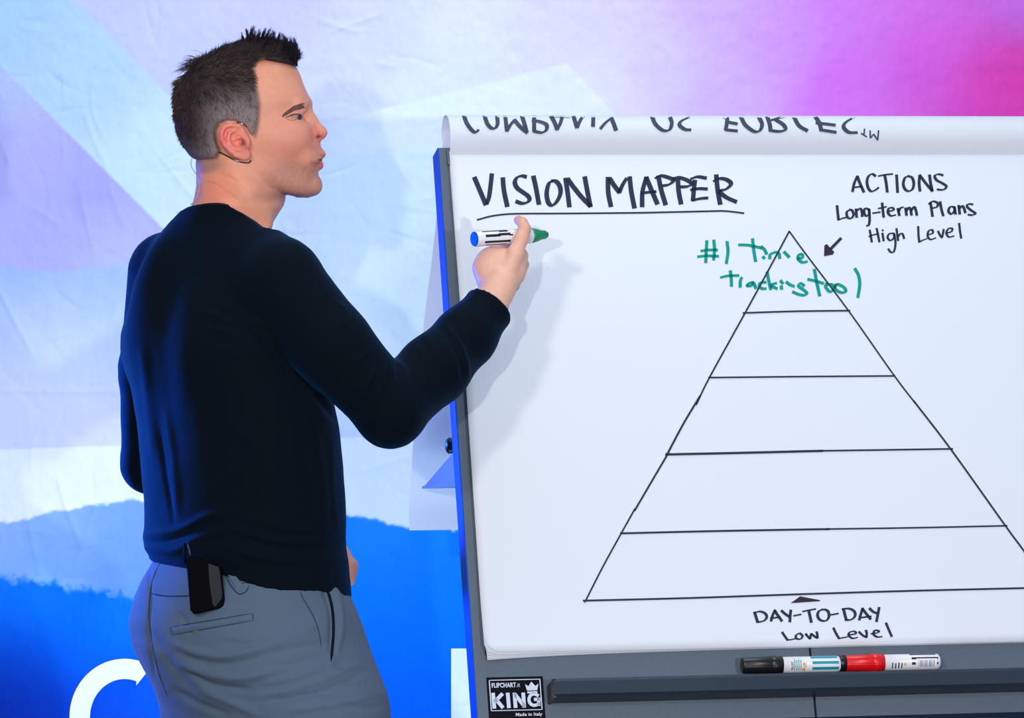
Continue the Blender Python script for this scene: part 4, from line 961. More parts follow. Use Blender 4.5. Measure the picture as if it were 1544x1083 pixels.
# openings: neckline, cuffs, hem
zn = hz2(sf.xs, [(240, 330), (268, 319), (285, 312), (300, 308.5), (318, 306), (335, 306), (352, 311), (370, 320.5), (388, 332.5), (405, 346), (425, 360), (450, 380)])[:, None, None]
nearneck = (np.sqrt(((X - bx_(348)) / 1.15) ** 2 + Y ** 2) - 0.080)
cut = np.maximum(Z - zn, nearneck); sf.F = np.maximum(sf.F, np.where(nearneck < 0, Z - zn - 0.0, -1.0).astype(f32)) if False else np.maximum(sf.F, np.minimum(Z - zn, 0.02 - nearneck * 0).astype(f32) * (nearneck < 0.03) + (-0.3) * (nearneck >= 0.03))
dR = aR[5] - aR[4]; dR = dR / np.linalg.norm(dR); cuff = A3(739, 462.5, 0.004)
dcut = (X - cuff[0]) * dR[0] + (Y - cuff[1]) * dR[1] + (Z - cuff[2]) * dR[2]
sf.F = np.where((X > bx_(690)), np.maximum(sf.F, dcut), sf.F)
zh = hz2(sf.xs, [(150, 848), (228, 848.5), (285, 849), (315, 851), (340, 854), (370, 862), (400, 870), (430, 876), (460, 878), (485, 879), (503, 884), (522, 893), (560, 905)])[:, None, None] - 0.0 * Y
sf.F = np.maximum(sf.F, zh - Z)
VS, QS = nets(sf); VS = relax(VS, QS, 2, 0.4); NS = normals(VS, QS)
shirt_folds = [
    ([(580, 545), (574, 575), (570, 612)], 4, 0.004), ([(590, 548), (592, 580), (590, 615)], 4, 0.004), ([(568, 552), (556, 580), (548, 606)], 4, 0.004), ([(600, 545), (612, 565), (612, 600)], 4, 0.003),
    ([(585, 546), (583, 580), (580, 612)], 2.5, -0.003), ([(574, 548), (565, 575), (558, 600)], 2.5, -0.003),
    ([(505, 455), (520, 470), (516, 500)], 4, 0.003), ([(560, 526), (545, 540), (530, 545)], 4, 0.003), ([(637, 500), (648, 520), (655, 545)], 4, 0.003),
    ([(664, 481), (690, 515), (703, 545), (706, 572)], 3.5, 0.0035), ([(657, 484), (682, 520), (695, 548), (699, 576)], 3, -0.003), ([(620, 512), (645, 545), (652, 580)], 5, 0.002),
    ([(296, 468), (340, 482), (392, 508)], 4, 0.003), ([(305, 492), (345, 502), (398, 522)], 4, 0.0028), ([(330, 460), (370, 478), (400, 495)], 3.5, 0.0028), ([(300, 518), (350, 528), (400, 535)], 6, 0.002),
    ([(376, 490), (420, 540), (470, 590), (512, 640)], 5, -0.004), ([(350, 640), (385, 680), (330, 730)], 10, 0.003), ([(400, 630), (360, 690), (330, 720)], 7, -0.002),
    ([(220, 806), (270, 800), (310, 780), (350, 772)], 6, 0.005), ([(216, 828), (260, 832), (300, 812), (345, 800)], 5, 0.004), ([(214, 817), (250, 816), (290, 800), (330, 786)], 3.5, -0.0045),
    ([(330, 790), (390, 812), (450, 818), (522, 806)], 5, 0.004), ([(360, 775), (420, 795), (480, 800), (520, 790)], 5, 0.003), ([(350, 802), (410, 822), (470, 828), (522, 818)], 3.5, -0.004), ([(340, 826), (400, 842), (460, 846), (522, 838)], 5, 0.0035),
    ([(228, 842), (280, 842), (340, 848), (400, 862), (470, 871), (520, 884)], 3, 0.0008),
    ([(240, 380), (248, 480), (254, 600), (262, 740)], 14, -0.0015), ([(280, 420), (285, 520), (280, 620)], 22, 0.003), ([(214, 520), (224, 600), (232, 700)], 8, 0.003), ([(250, 620), (262, 700), (270, 780)], 6, 0.003), ([(238, 640), (250, 720), (262, 790)], 4, -0.003),
    ([(470, 640), (485, 720), (490, 800)], 8, 0.003), ([(452, 640), (465, 720), (475, 800)], 6, -0.003), ([(500, 660), (502, 740), (508, 800)], 5, 0.002)]
D = folds(VS, NS, shirt_folds); pxs, pys = proj(VS)
D += 0.0010 * fbm(pxs / 30, pys / 45, 81, 3)
VS = VS + NS * D[:, None]; VS = relax(VS, QS, 1, 0.3)
M_shirt = mat('black_knit', (0.0012, 0.0040, 0.0076), 0.85, spec=0.08, noise=(500, 0.25), bump=(900, 0.35, 0.0008), sheen=0.12, sheen_tint=(0.05, 0.35, 1.0))
shirt = part('sweater', np_mesh('shirt', VS, QS), M_shirt, man, True)
shirt['label'] = 'black long-sleeved sweater'
bvs = BVHTree.FromPolygons([tuple(v) for v in VS], QS.tolist())
def hit(bv, px, py, lift=0.0):
    d = ray(px, py).normalized(); r = bv.ray_cast(CAM, d)
    if r[0] is None: return None
    return r[0] + r[1] * lift
def on(bv, pts, lift=0.0, n=6):
    out = []
    for p in catmull(pts, n):
        h_ = hit(bv, p[0], p[1], lift)
        if h_ is not None: out.append(h_)
    return out
M_rib = mat('black_rib', (0.004, 0.006, 0.009), 0.8, spec=0.2, bump=(900, 0.3, 0.0006))
def seam(bv, pts, r, m_, parent, nm, lift=0.0, n=6):
    q_ = on(bv, pts, lift, n)
    if len(q_) > 2: return part(nm, tube(q_, list(r * np.clip(np.sin(np.linspace(0.12, 3.02, len(q_))) * 2.2, 0.15, 1)), 6), m_, parent, True)
seam(bvs, [(272, 319.5), (285, 314), (300, 310.5), (318, 308.2), (335, 308.5), (352, 313.5), (370, 323), (388, 335), (404, 347.5)], 0.0022, M_rib, shirt, 'collar_band')
M_tag = mat('white_tag', (0.7, 0.75, 0.85), 0.6)
h_ = hit(bvs, 269.5, 321)
if h_: part('neck_label', box_mesh(h_, X3, Y3, Z3, -0.003, 0.001, -0.002, 0.004, -0.002, 0.0012, 0.0004), M_tag, shirt)

# ------------------------------------------------------------------ trousers
tf = Field(axis((bx_(180), bx_(620), 0.0038)), axis((-0.24, 0.27, 0.0042)), axis((0.045, zof(1110), 0.010), (zof(1110), zof(815), 0.0036)))
tf.op(loft_fn(hip_rows, YAWB, 0.0, p=2.3), *BIG, 0.02)
for s_ in 'RL': tf.chain([A3(*p) for p in legs[s_]], legs_r if s_ == 'R' else [0.104, 0.098, 0.070, 0.064, 0.057], 0.035)
tf.ell(A3(272, 945, 0.08), (0.073, 0.075, 0.075), 0.03); tf.ell(A3(330, 955, -0.06), (0.08, 0.06, 0.075), 0.03)    # seat
tf.F = np.maximum(tf.F, (tf.zs - P(0, 828, 0).z)[None, None, :])
X, Y, Z = tf.grid(q)
VT, QT = nets(tf); VT = relax(VT, QT, 2, 0.4); NT = normals(VT, QT)
tr_folds = [([(226, 850), (226, 900), (224, 960), (234, 1020)], 3, -0.003), ([(258, 968), (300, 985), (350, 988), (420, 968)], 5, 0.0035), ([(262, 984), (310, 1000), (360, 1000), (430, 980)], 4, -0.003), ([(268, 1000), (320, 1018), (370, 1022), (430, 1006)], 6, 0.0035),
    ([(275, 1012), (325, 1035), (380, 1040)], 4, -0.004), ([(300, 1040), (350, 1060), (390, 1078)], 6, 0.003), ([(385, 1050), (440, 1040), (500, 1020), (540, 1000)], 4, 0.003), ([(390, 1060), (450, 1052), (510, 1034), (550, 1014)], 3.5, -0.003),
    ([(395, 1030), (440, 1022), (490, 1005)], 5, 0.0025), ([(400, 965), (450, 955), (480, 940)], 6, 0.002), ([(410, 985), (460, 975), (500, 968)], 5, -0.002), ([(430, 1072), (500, 1062), (560, 1050)], 5, 0.003), ([(500, 1040), (545, 1040), (580, 1050)], 4, 0.002),
    ([(272, 928), (280, 940), (290, 960)], 4, -0.002), ([(486, 878), (498, 910), (502, 940), (500, 985)], 5, -0.005), ([(496, 876), (510, 905), (514, 945), (506, 990)], 5, 0.0035), ([(500, 985), (498, 1010)], 5, 0.002), ([(230, 950), (255, 1000), (290, 1040)], 8, -0.003)]
tr_folds += [([(300, 905), (345, 915), (400, 905)], 5, 0.0015), ([(262, 1040), (300, 1062), (345, 1078)], 5, -0.003), ([(410, 1005), (450, 1000), (497, 985)], 3, -0.002), ([(440, 1050), (500, 1045), (560, 1028)], 3, -0.0022), ([(330, 968), (380, 972), (440, 955)], 3.5, -0.002), ([(505, 1000), (530, 1012), (560, 1010)], 3, -0.002), ([(512, 1062), (550, 1068), (580, 1064)], 3, -0.002)]
D = 1.4 * folds(VT, NT, tr_folds); pxt, pyt = proj(VT); D += 0.0012 * fbm(pxt / 34, pyt / 26, 91, 3) * (pyt < 1120)
VT = VT + NT * D[:, None]; VT = relax(VT, QT, 1, 0.3)
M_tr = mat('grey_cotton_twill', lin((84, 102, 121)), 0.85, spec=0.15, noise=(700, 0.10), bump=(1200, 0.25, 0.0006), sheen=0.08)
M_trd = mat('grey_seam', lin((48, 62, 84)), 0.9, spec=0.1)
M_dk = mat('pocket_lining_dark', lin((12, 20, 34)), 0.9, spec=0.1)
tro = part('trousers', np_mesh('trousers', VT, QT), M_tr, man, True); tro['label'] = 'grey cotton trousers'
bvt = BVHTree.FromPolygons([tuple(v) for v in VT], QT.tolist())
seam(bvt, [(241, 850), (232, 870), (227, 893), (225, 930), (230, 970), (238, 1010), (252, 1050)], 0.0012, M_trd, tro, 'seat_seam')
seam(bvt, [(227, 895), (250, 899), (275, 899), (290, 898)], 0.0012, M_trd, tro, 'yoke_seam')
seam(bvt, [(452, 890), (458, 905), (470, 925), (480, 950), (485, 980)], 0.0009, M_trd, tro, 'coin_pocket_seam')
seam(bvt, [(488, 877), (497, 900), (502, 925), (503, 955), (501, 980), (499, 998)], [0.003, 0.0032, 0.0030, 0.0026, 0.0022, 0.0012] if False else 0.0024, M_dk, tro, 'side_pocket_opening', -0.0004)
def patch_on(bv, pts, lift, m_, parent, nm, th_=0.0012):
    """cloth piece over the surface inside a four-cornered image outline"""
    (a, b, c, d) = [np.array(p, float) for p in pts]; n1, n2 = 16, 4; V = []; F = []
    for j in range(n2 + 1):
        for i in range(n1 + 1):
            s_, t = i / n1, j / n2; p = (a * (1 - s_) + b * s_) * (1 - t) + (d * (1 - s_) + c * s_) * t; edge = (i in (0, n1)) or (j in (0, n2))
            h_ = hit(bv, p[0], p[1], -0.0006 if edge else lift); V.append(h_ if h_ is not None else V[-1])
    for j in range(n2):
        for i in range(n1): a_ = j * (n1 + 1) + i; F.append((a_, a_ + 1, a_ + n1 + 2, a_ + n1 + 1))
    return part(nm, mesh(nm, V, F), m_, parent, True)
wp = patch_on(bvt, [(257, 946), (381, 925), (382, 936), (259, 958)], 0.0022, M_tr, tro, 'welt_pocket')
for a, b in (((257, 946), (381, 925)), ((259, 958), (382, 936)), ((257, 946), (259, 958)), ((381, 925), (382, 936))):
    seam(bvt, [a, ((a[0] + b[0]) / 2, (a[1] + b[1]) / 2), b], 0.0008, M_trd, wp, 'stitching')
bl = patch_on(bvt, [(338, 858), (349, 858), (372, 890), (360, 894)], 0.004, M_tr, tro, 'belt_loop')
seam(bvt, [(337, 860), (345, 878), (354, 891), (362, 896), (371, 892), (376, 883)], 0.0011, M_trd, bl, 'stitching')
seam(bvt, [(360, 881), (368, 879), (376, 877)], 0.0010, M_trd, bl, 'stitching')
h_ = hit(bvt, 453, 884, 0.002)
if h_: part('pull_tab', tube([h_ + Vector((0.0008, 0, 0.006)), h_, h_ + Vector((0, 0, -0.006)), h_ + Vector((0.0006, 0, -0.009))], [0.0016, 0.0019, 0.0022, 0.0012], 8), M_dk, tro, True)
# shoes (below the frame)
M_shoe = mat('dark_leather', (0.015, 0.014, 0.016), 0.4); M_sole = mat('pale_rubber', (0.6, 0.6, 0.6), 0.7)
for s_ in 'LR':
    a = np.array(A3(*legs[s_][-1])); d = FWD if s_ == 'L' else np.array((0.95, 0.3, 0)) / np.hypot(0.95, 0.3); a[2] = 0
    sh = Field(axis((a[0] - 0.16, a[0] + 0.30, 0.006)), axis((a[1] - 0.13, a[1] + 0.24, 0.006)), axis((0.0, 0.14, 0.006)))
    up = np.array((0, 0, 1.0)); sh.chain([a - d * 0.055 + up * 0.058, a + d * 0.03 + up * 0.06, a + d * 0.13 + up * 0.045, a + d * 0.19 + up * 0.040], [0.046, 0.052, 0.046, 0.036], 0.02)
    sh.cap(a - d * 0.015 + up * 0.06, a - d * 0.01 + up * 0.115, 0.046, 0.048, 0.02)
    sh.F = np.maximum(sh.F, np.maximum(sh.zs - 0.12, 0.018 - sh.zs)[None, None, :]); v_, q_ = nets(sh); v_ = relax(v_, q_, 2)
    so = part('shoe', np_mesh('shoe', v_, q_), M_shoe, man, True)
    pts = [(a + d * t + np.array((-d[1], d[0], 0)) * w_) for t, w_ in ((-0.10, 0.0), (-0.09, 0.03), (-0.03, 0.042), (0.05, 0.042), (0.13, 0.052), (0.20, 0.040), (0.232, 0.0), (0.20, -0.040), (0.13, -0.050), (0.05, -0.042), (-0.03, -0.042), (-0.09, -0.03))]
    bm = bmesh.new(); lo = [bm.verts.new((p[0], p[1], 0.0)) for p in pts]; hi = [bm.verts.new((p[0], p[1], 0.02)) for p in pts]; bm.faces.new(lo[::-1]); bm.faces.new(hi)
    for i in range(len(pts)): bm.faces.new((lo[i], lo[(i + 1) % len(pts)], hi[(i + 1) % len(pts)], hi[i]))
    part('sole', bm_mesh(bm), M_sole, so)
# ------------------------------------------------------------------ hair
hr = np.array([(64, 372, 402, 0.018), (68, 354, 424, 0.036), (74, 336, 438, 0.048), (82, 318, 443, 0.056), (91, 303, 446, 0.062), (101, 292, 446, 0.067), (110, 281, 448, 0.0715), (124, 270, 452, 0.076), (148, 264, 460, 0.0805), (175, 263, 455, 0.0810), (195, 267, 455, 0.0795), (215, 273, 455, 0.0765), (232, 285, 455, 0.0715), (244, 295, 455, 0.064)], float)
hzz = np.array([P(0, r[0], 0).z for r in hr])[::-1]
hf = Field(axis((bx_(245), bx_(470), 0.0024)), axis((-0.092, 0.092, 0.0024)), axis((zof(255), zof(50), 0.0024)))
X, Y, Z = hf.grid(q); zl = Z[0, 0, :]
def I_(v):
    zf = np.linspace(hzz[0], hzz[-1], 500); vf = np.interp(zf, hzz, v[::-1]); ker = np.hanning(31); ker /= ker.sum(); vf = np.convolve(np.pad(vf, 15, 'edge'), ker, 'valid'); return np.interp(zl, zf, vf).astype(f32)[None, None, :]
xb, xf, W_ = I_((hr[:, 1] - 772) / 1000), I_((hr[:, 2] - 772) / 1000), I_(hr[:, 3]); xc, hx = (xb + xf) / 2, (xf - xb) / 2
u = (X - xc) / hx; Wt = W_ * (1 - 0.20 * np.clip(u * 0.5 + 0.35, 0, 1.2) ** 1.3)
f = ((np.abs(u) ** 2.3 + np.abs(Y / Wt) ** 2.3) ** (1 / 2.3) - 1) * np.minimum(hx, Wt) * 0.9
f = np.maximum(f, np.maximum(Z - hzz[-1], hzz[0] - Z))
PX, PZ = np.meshgrid(hf.xs, hf.zs, indexing='ij'); ppx, ppy = proj(np.stack([PX, 0 * PX, PZ], -1)); sd2 = (poly_sd(ppx, ppy, hx_) / 1000.0).astype(f32)[:, None, :]
kk = 0.010; sd2 = sd2 + 0.0 * Y; h__ = np.maximum(kk - np.abs(f - sd2), 0) / kk; hf.F = np.maximum(f, sd2) + h__ * h__ * kk * 0.25 - 0.0006
VH, QH = nets(hf); VH = relax(VH, QH, 1); NH = normals(VH, QH)
pxh, pyh = proj(VH); rg = np.random.RandomState(5)
def grey(px, py): return np.clip(sm(118, 188, py + (px - 330) * 0.12) * sm(285, 345, px) + 0.45 * sm(200, 240, py) + sm(372, 392, px) * sm(120, 160, py) * 0.5, 0, 1)
dkc, gyc = s2l(np.array((52., 42., 43.))), s2l(np.array((182., 166., 168.)))
gk = grey(pxh, pyh) * 0.85; CH = dkc + (gyc * 0.6 - dkc) * gk[:, None]
sdv = poly_sd(pxh, pyh, hx_) + 2.5 * fbm(pxh / 3, pyh / 5, 131, 2); CH = CH + (s2l(np.array((150., 118., 108.))) - CH) * (sm(-7, 0, sdv) * (pxh < 400) * 0.8)[:, None]
M_hair = mat('hair', (1, 1, 1), 0.65, attr='Col', spec=0.15)
VHf = VH; me = np_mesh('hair', VHf, QH); set_colors(me, CH); hair = part('hair', me, M_hair, man, True); hair['label'] = 'short dark brown hair greying at the sides'
# strands
tri = QH; ctr = VH[tri].mean(1); nrm = NH[tri].mean(1); nrm /= np.linalg.norm(nrm, axis=1, keepdims=True)
cpx, cpy = proj(ctr); ok = (nrm[:, 2] > -0.5)
area = np.linalg.norm(np.cross(VH[tri[:, 1]] - VH[tri[:, 0]], VH[tri[:, 3]] - VH[tri[:, 0]]), axis=1)
sdc = poly_sd(cpx, cpy, hx_); ok &= (sdc < 1.5) | (nrm[:, 2] > 0.3)
inner = (np.abs(ctr[:, 1]) < 0.001); pr_ = area * ok; pr_ = pr_ * np.where(ctr[:, 1] < 0.02, 1.3, 0.6); pr_ /= pr_.sum()
def strands(n, pick, dirf, lenf, rad, colf, nseg=5):
    idx = rg.choice(len(tri), n, p=pick); uu, vv_ = rg.rand(n, 1), rg.rand(n, 1); t4 = VH[tri[idx]]
    base = (t4[:, 0] * (1 - uu) + t4[:, 1] * uu) * (1 - vv_) + (t4[:, 3] * (1 - uu) + t4[:, 2] * uu) * vv_; N_ = nrm[idx]
    px, py = proj(base); d = dirf(px, py, base, N_); d /= np.linalg.norm(d, axis=1, keepdims=True); L_ = lenf(px, py); up_, bend = N_, 0
    pts = [base - N_ * 0.0015]; cur = base - N_ * 0.0015; dd = d.copy()
    g = rg.randn(n, 3) * 0.12
    for k_ in range(nseg):
        dd = dd + g * 0.5 + bendf(px, py, dd, N_) ; dd /= np.linalg.norm(dd, axis=1, keepdims=True); cur = cur + dd * (L_ / nseg)[:, None]; pts.append(cur)
    pts = np.stack(pts, 1); col = colf(px, py, n); rr = rad * (0.8 + 0.4 * rg.rand(n)); m_ = nseg + 1
    t = pts[:, -1] - pts[:, 0]; t /= np.linalg.norm(t, axis=1, keepdims=True) + 1e-9; a = np.cross(t, N_ + 0.01); a /= np.linalg.norm(a, axis=1, keepdims=True) + 1e-9; b = np.cross(t, a)
    prof = np.interp(np.linspace(0, 1, m_), [0, 0.6, 1], [1, 0.85, 0.15]); V = []
    for k_ in range(3):
        th = 2 * math.pi * k_ / 3; V.append(pts + (a * math.cos(th) + b * math.sin(th))[:, None, :] * (rr[:, None] * prof[None, :])[..., None])
    V = np.stack(V, 2); V = V.reshape(n, m_ * 3, 3); o = (np.arange(n) * m_ * 3)[:, None, None]; F = []
    for i in range(m_ - 1):
        for k_ in range(3): a_ = i * 3 + k_; b_ = i * 3 + (k_ + 1) % 3; F.append((a_, b_, b_ + 3, a_ + 3))
    F = np.array(F)[None] + o; return V.reshape(-1, 3), F.reshape(-1, 4), np.repeat(col, m_ * 3, 0)
def bendf(px, py, dd, N_): return -N_ * (0.05 * sm(88, 120, py))[:, None]
def flow(px, py, base, N_):
    """combing: crown whorl near (285,110); sides run down and a little forward, the top is swept up and forward"""
    n = len(px); dx = px - 286; dy = py - 104
    side = np.stack([0.35 + 0 * px + 0.25 * sm(300, 390, px) - 0.15 * sm(200, 240, py), 0 * px, -np.ones(n)], 1)
    topd = np.stack([0.85 + 0 * px, 0 * px, 0.20 + 0.55 * sm(380, 440, px)], 1); mid = np.stack([1.0 + 0 * px, 0 * px, -0.25 + 0 * px], 1)
    topness = sm(118, 86, py); midn = sm(150, 110, py) * (1 - topness)
    d = side * (1 - topness - midn)[:, None] + mid * midn[:, None] + topd * topness[:, None]
    back = sm(300, 275, px) * sm(95, 125, py); d = d * (1 - back)[:, None] + np.stack([0.05 - 0.1 * back, 0 * px, -np.ones(n)], 1) * back[:, None]
    d = d - N_ * np.sum(d * N_, 1)[:, None]; d /= np.linalg.norm(d, axis=1, keepdims=True) + 1e-9
    lift = 0.22 + 0.20 * rg.rand(n) + 0.10 * topness * sm(360, 410, px) - 0.10 * topness * sm(380, 340, px)
    clump = np.stack([fbm(px / 6, py / 6, 101, 2), fbm(px / 6, py / 6, 103, 2), fbm(px / 6, py / 6, 105, 2) * (1 - 0.7 * topness)], 1) * (0.45 - 0.2 * topness)[:, None]
    return d + N_ * lift[:, None] + clump + rg.randn(n, 3) * 0.10
def leng(px, py): return (0.009 + 0.007 * sm(180, 120, py) + 0.002 * sm(110, 85, py)) * (0.7 + 0.5 * rg.rand(len(px))) * (0.6 + 0.4 * sm(1, -14, poly_sd(px, py, hx_)))
def colr(px, py, n):
    g = grey(px, py); g = np.clip(g * 0.8 + 0.35 * rg.randn(n) * (0.15 + g) , 0, 1); c = dkc + (gyc - dkc) * g[:, None]; br = rg.rand(n) < 0.20 * (1 - g) * sm(70, 110, py); c[br] = s2l(np.array((112., 92., 84.))); return c * (0.75 + 0.5 * rg.rand(n, 1))
parts_ = [strands(19000, pr_, flow, leng, 0.00032, colr)]
# spiky fringe
selw = pr_ * sm(360, 395, cpx) * sm(112, 92, cpy) * (nrm[:, 2] > 0.05); selw = selw / selw.sum()
def spike_dir(px, py, base, N_):
    ph = fbm(px / 5.5, base[:, 1] * 1000 / 7, 111, 1); ph2 = fbm(px / 5.5 + 9, base[:, 1] * 1000 / 7, 113, 1); n = len(px)
    return np.stack([-0.05 + 0.55 * sm(415, 446, px) + 0.9 * ph, base[:, 1] * 6 + 0.4 * ph2, 1.0 - 0.25 * sm(430, 448, px)], 1) + rg.randn(n, 3) * 0.07
def spike_len(px, py): return (0.013 + 0.004 * sm(400, 436, px)) * (0.35 + 0.65 * np.clip(0.5 + fbm(px / 4.5, py / 50, 117, 2), 0, 1)) * (0.75 + 0.4 * rg.rand(len(px)))
_b = bendf
def bendf(px, py, dd, N_): return np.stack([0.06 + 0 * px, 0 * px, 0 * px], 1)
parts_.append(strands(900, selw, spike_dir, spike_len, 0.00042, lambda px, py, n: np.tile(s2l(np.array((26., 22., 30.))), (n, 1)) * (0.7 + 0.6 * rg.rand(n, 1)), 6))
# a few cowlick hairs on the crown
selc = pr_ * np.exp(-((cpx - 292) / 12) ** 2 - ((cpy - 96) / 10) ** 2); selc = selc / selc.sum()
def bendf(px, py, dd, N_): return np.stack([-0.12 + 0 * px, 0 * px, -0.30 + 0 * px], 1)
parts_.append(strands(160, selc, lambda px, py, b, N_: np.stack([-0.5 + 0 * px, 0 * px, 0.75 + 0 * px], 1) + rg.randn(len(px), 3) * 0.16, lambda px, py: 0.026 * (0.7 + 0.5 * rg.rand(len(px))), 0.0003, lambda px, py, n: np.tile(dkc, (n, 1)), 6))
bendf = _b
# separate wisps of the fringe: every wisp's hairs meet near one tip
wisps = [((365, 66), (364, 49)), ((373, 65), (371, 43)), ((377, 65), (381, 39)), ((389, 62), (393, 47)), ((396, 62), (401, 46)), ((403, 63), (409, 46)), ((412, 66), (413, 51)), ((419, 66), (422, 53)), ((427, 72), (424, 54)), ((435, 76), (430, 58)),
         ((441, 80), (437, 59)), ((445, 86), (443, 60)), ((444, 90), (447, 68)), ((384, 62), (386, 50)), ((445, 94), (450, 80)), ((431, 74), (434, 61))]
V_, F_, C_ = [], [], []; o_n = 0
for (bx1, by1), (tx, ty) in wisps:
    for dy_ in (-0.03, 0.0, 0.03):
        yo = dy_ + rg.uniform(-0.012, 0.012); jx = rg.uniform(-3, 3) if dy_ != -0.03 else 0; jy = rg.uniform(0, 7) if dy_ != -0.03 else 0; tp_ = np.array(P(tx + jx, ty + jy - (4 if tx > 383 else 0), yo + rg.uniform(-0.004, 0.004)))
        for h_i in range(16):
            b0 = np.array(P(bx1 + jx + rg.uniform(-2.8, 2.8) - 1, by1 + 4 + rg.uniform(-2, 4), yo + rg.uniform(-0.005, 0.005))); sp = tp_ + rg.randn(3) * 0.0011; md_ = (b0 + sp) / 2 + (b0 - sp)[[2, 1, 0]] * 0.08 * (1 if tx > bx1 else -1) + rg.randn(3) * 0.0008
            pts = [b0, md_, sp]; r3 = (0.00048, 0.00036, 0.00008)
            for p_, r_ in zip(pts, r3):
                for k_ in range(3): V_.append(p_ + np.array((math.cos(2.094 * k_), math.sin(2.094 * k_), 0)) * r_)
            for i in range(2):
                for k_ in range(3): F_.append((o_n + i * 3 + k_, o_n + i * 3 + (k_ + 1) % 3, o_n + i * 3 + 3 + (k_ + 1) % 3, o_n + i * 3 + 3 + k_))
            o_n += 9; C_ += [s2l(np.array((28., 24., 34.)))] * 9
parts_.append((np.array(V_), np.array(F_), np.array(C_)))
Vs, Fs, Cs, o = [], [], [], 0
for v_, f_, c_ in parts_: Vs.append(v_); Fs.append(f_ + o); Cs.append(c_); o += len(v_)
me = np_mesh('strands', np.concatenate(Vs), np.concatenate(Fs)); set_colors(me, np.concatenate(Cs)); st = part('hair_strands', me, M_hair, hair); st['kind'] = 'stuff'

# ------------------------------------------------------------------ eyes, brows, lashes
bvb = BVHTree.FromPolygons([tuple(v) for v in VB], QB.tolist())
M_eye = mat('eye_white', (0.26, 0.20, 0.20), 0.4, coat=0.3); M_iris = mat('dark_iris', (0.018, 0.020, 0.026), 0.3, coat=0.3); M_pup = mat('pupil', (0.002, 0.002, 0.002), 0.1)
M_brow = mat('brow_hair', lin((112, 78, 72)), 0.6, spec=0.2)
M_nail = mat('finger_nail', lin((238, 180, 165)), 0.3, spec=0.5)
for sg in (-1, 1):
    c = P(442.5, 176.7, sg * 0.0325)
    gz = Vector((0.86, -0.50 if sg < 0 else -0.42, -0.04)).normalized(); e = part('eye', lathe(c, gz, [(0.0128 * math.sin(t), 0.0128 * math.cos(t)) for t in np.linspace(-1.5, 1.5, 15)], 28), M_eye, man, True)
    part('iris', lathe(c, gz, [(0.0110, 0.0062), (0.0122, 0.0056), (0.0131, 0.004), (0.0135, 0.001)], 20), M_iris, e, True)
    def facep(px, py, lift=0.0, sg=sg):
        h_ = hit(bvb, px, py, lift); 
        if h_ is None: return None
        if sg > 0: h_ = Vector((h_.x, -h_.y, h_.z))
        return h_
    # eyebrow strands
    V = []; F = []; n_ = 0
    spine = catmull([(427, 175), (433, 170.5), (440, 166), (447, 162.5), (456, 160), (467, 158)], 8); wid = np.interp(np.linspace(0, 1, len(spine)), [0, 0.3, 0.7, 1], [0.9, 2.8, 4.4, 4.4])
    for k_ in range(560):
        i = rg.randint(0, len(spine) - 1); b0 = spine[i]; off_ = rg.uniform(-1, 1) * wid[i]; a = facep(b0[0] + rg.uniform(-1, 1), b0[1] + off_, 0.0)
        if a is None: continue
        t = spine[max(i - 4, 0)]; b = facep(t[0] - 1 + rg.uniform(-1, 1), t[1] + off_ * 0.7 - 1.0 * 0 + rg.uniform(-1.2, 1.2), 0.0012)
        if b is None or (b - a).length > 0.012: continue
        mid = (a + b) / 2 + Vector((0, sg * 0.0010, 0.0003)); m3 = [a, mid, b]; w_ = Vector((0, 0, 0.00022)); base = len(V)
        for p in m3: V.append(p + w_); V.append(p - w_)
        F += [(base, base + 1, base + 3, base + 2), (base + 2, base + 3, base + 5, base + 4)]
    part('eyebrow', mesh('brow', V, F), M_brow, man)['kind'] = 'stuff'
    q_ = [facep(x, y, 0.0006) for x, y in catmull([(430, 178.2), (435, 175.4), (441, 173.0), (447, 172.0), (452.5, 172.5)], 5)]; q_ = [p for p in q_ if p is not None]
    if len(q_) > 3: part('upper_lashes', tube(q_, list(np.interp(np.linspace(0, 1, len(q_)), [0, 0.5, 1], [0.0004, 0.0013, 0.0010])), 6), M_brow, man, True)
    q_ = [facep(x, y, 0.0004) for x, y in catmull([(432, 180.0), (438, 181.2), (444, 181.0), (449.5, 179.0)], 5)]; q_ = [p for p in q_ if p is not None]
    if len(q_) > 3: part('lower_lashes', tube(q_, 0.0003, 5), M_brow, man, True)

# ------------------------------------------------------------------ headset microphone, behind the ear
hs = thing('headset_microphone', P(345, 250, -0.08), 'thin wire headset microphone hooked around the right ear of the man', 'microphone')
M_wire = mat('clear_wire', lin((170, 160, 165)), 0.3, coat=0.5); M_chr = mat('polished_metal', (0.75, 0.77, 0.8), 0.15, 1.0)
def srf(px, py, lift): h_ = hit(bvb, px, py, lift); return h_
q_ = [srf(x, y, 0.0012) for x, y in catmull([(331, 229), (343, 235.5), (353, 241), (362, 244.2), (370, 245.5), (376, 245.0), (378.5, 241.5)], 5)]
q_ = [p for p in q_ if p is not None]; part('boom_wire', tube(q_, 0.0011, 8), M_blk, hs, True)
for a, b in (((353, 240.5), (361.5, 244.0)), ((361, 186.4), (367.5, 189.2))):
    qa = [srf(a[0] + (b[0] - a[0]) * t, a[1] + (b[1] - a[1]) * t, 0.0016) for t in (0, 0.3, 0.7, 1)]; part('metal_joint', tube(qa, [0.0008, 0.0017, 0.0017, 0.0008], 8), M_chr, hs, True)
q_ = [srf(x, y, 0.0012) for x, y in catmull([(357, 184.8), (362, 184.9), (368, 187.5), (372, 191.5)], 4)]; q_ = [p for p in q_ if p is not None]; part('ear_hook', tube(q_, 0.0012, 8), M_blk, hs, True)
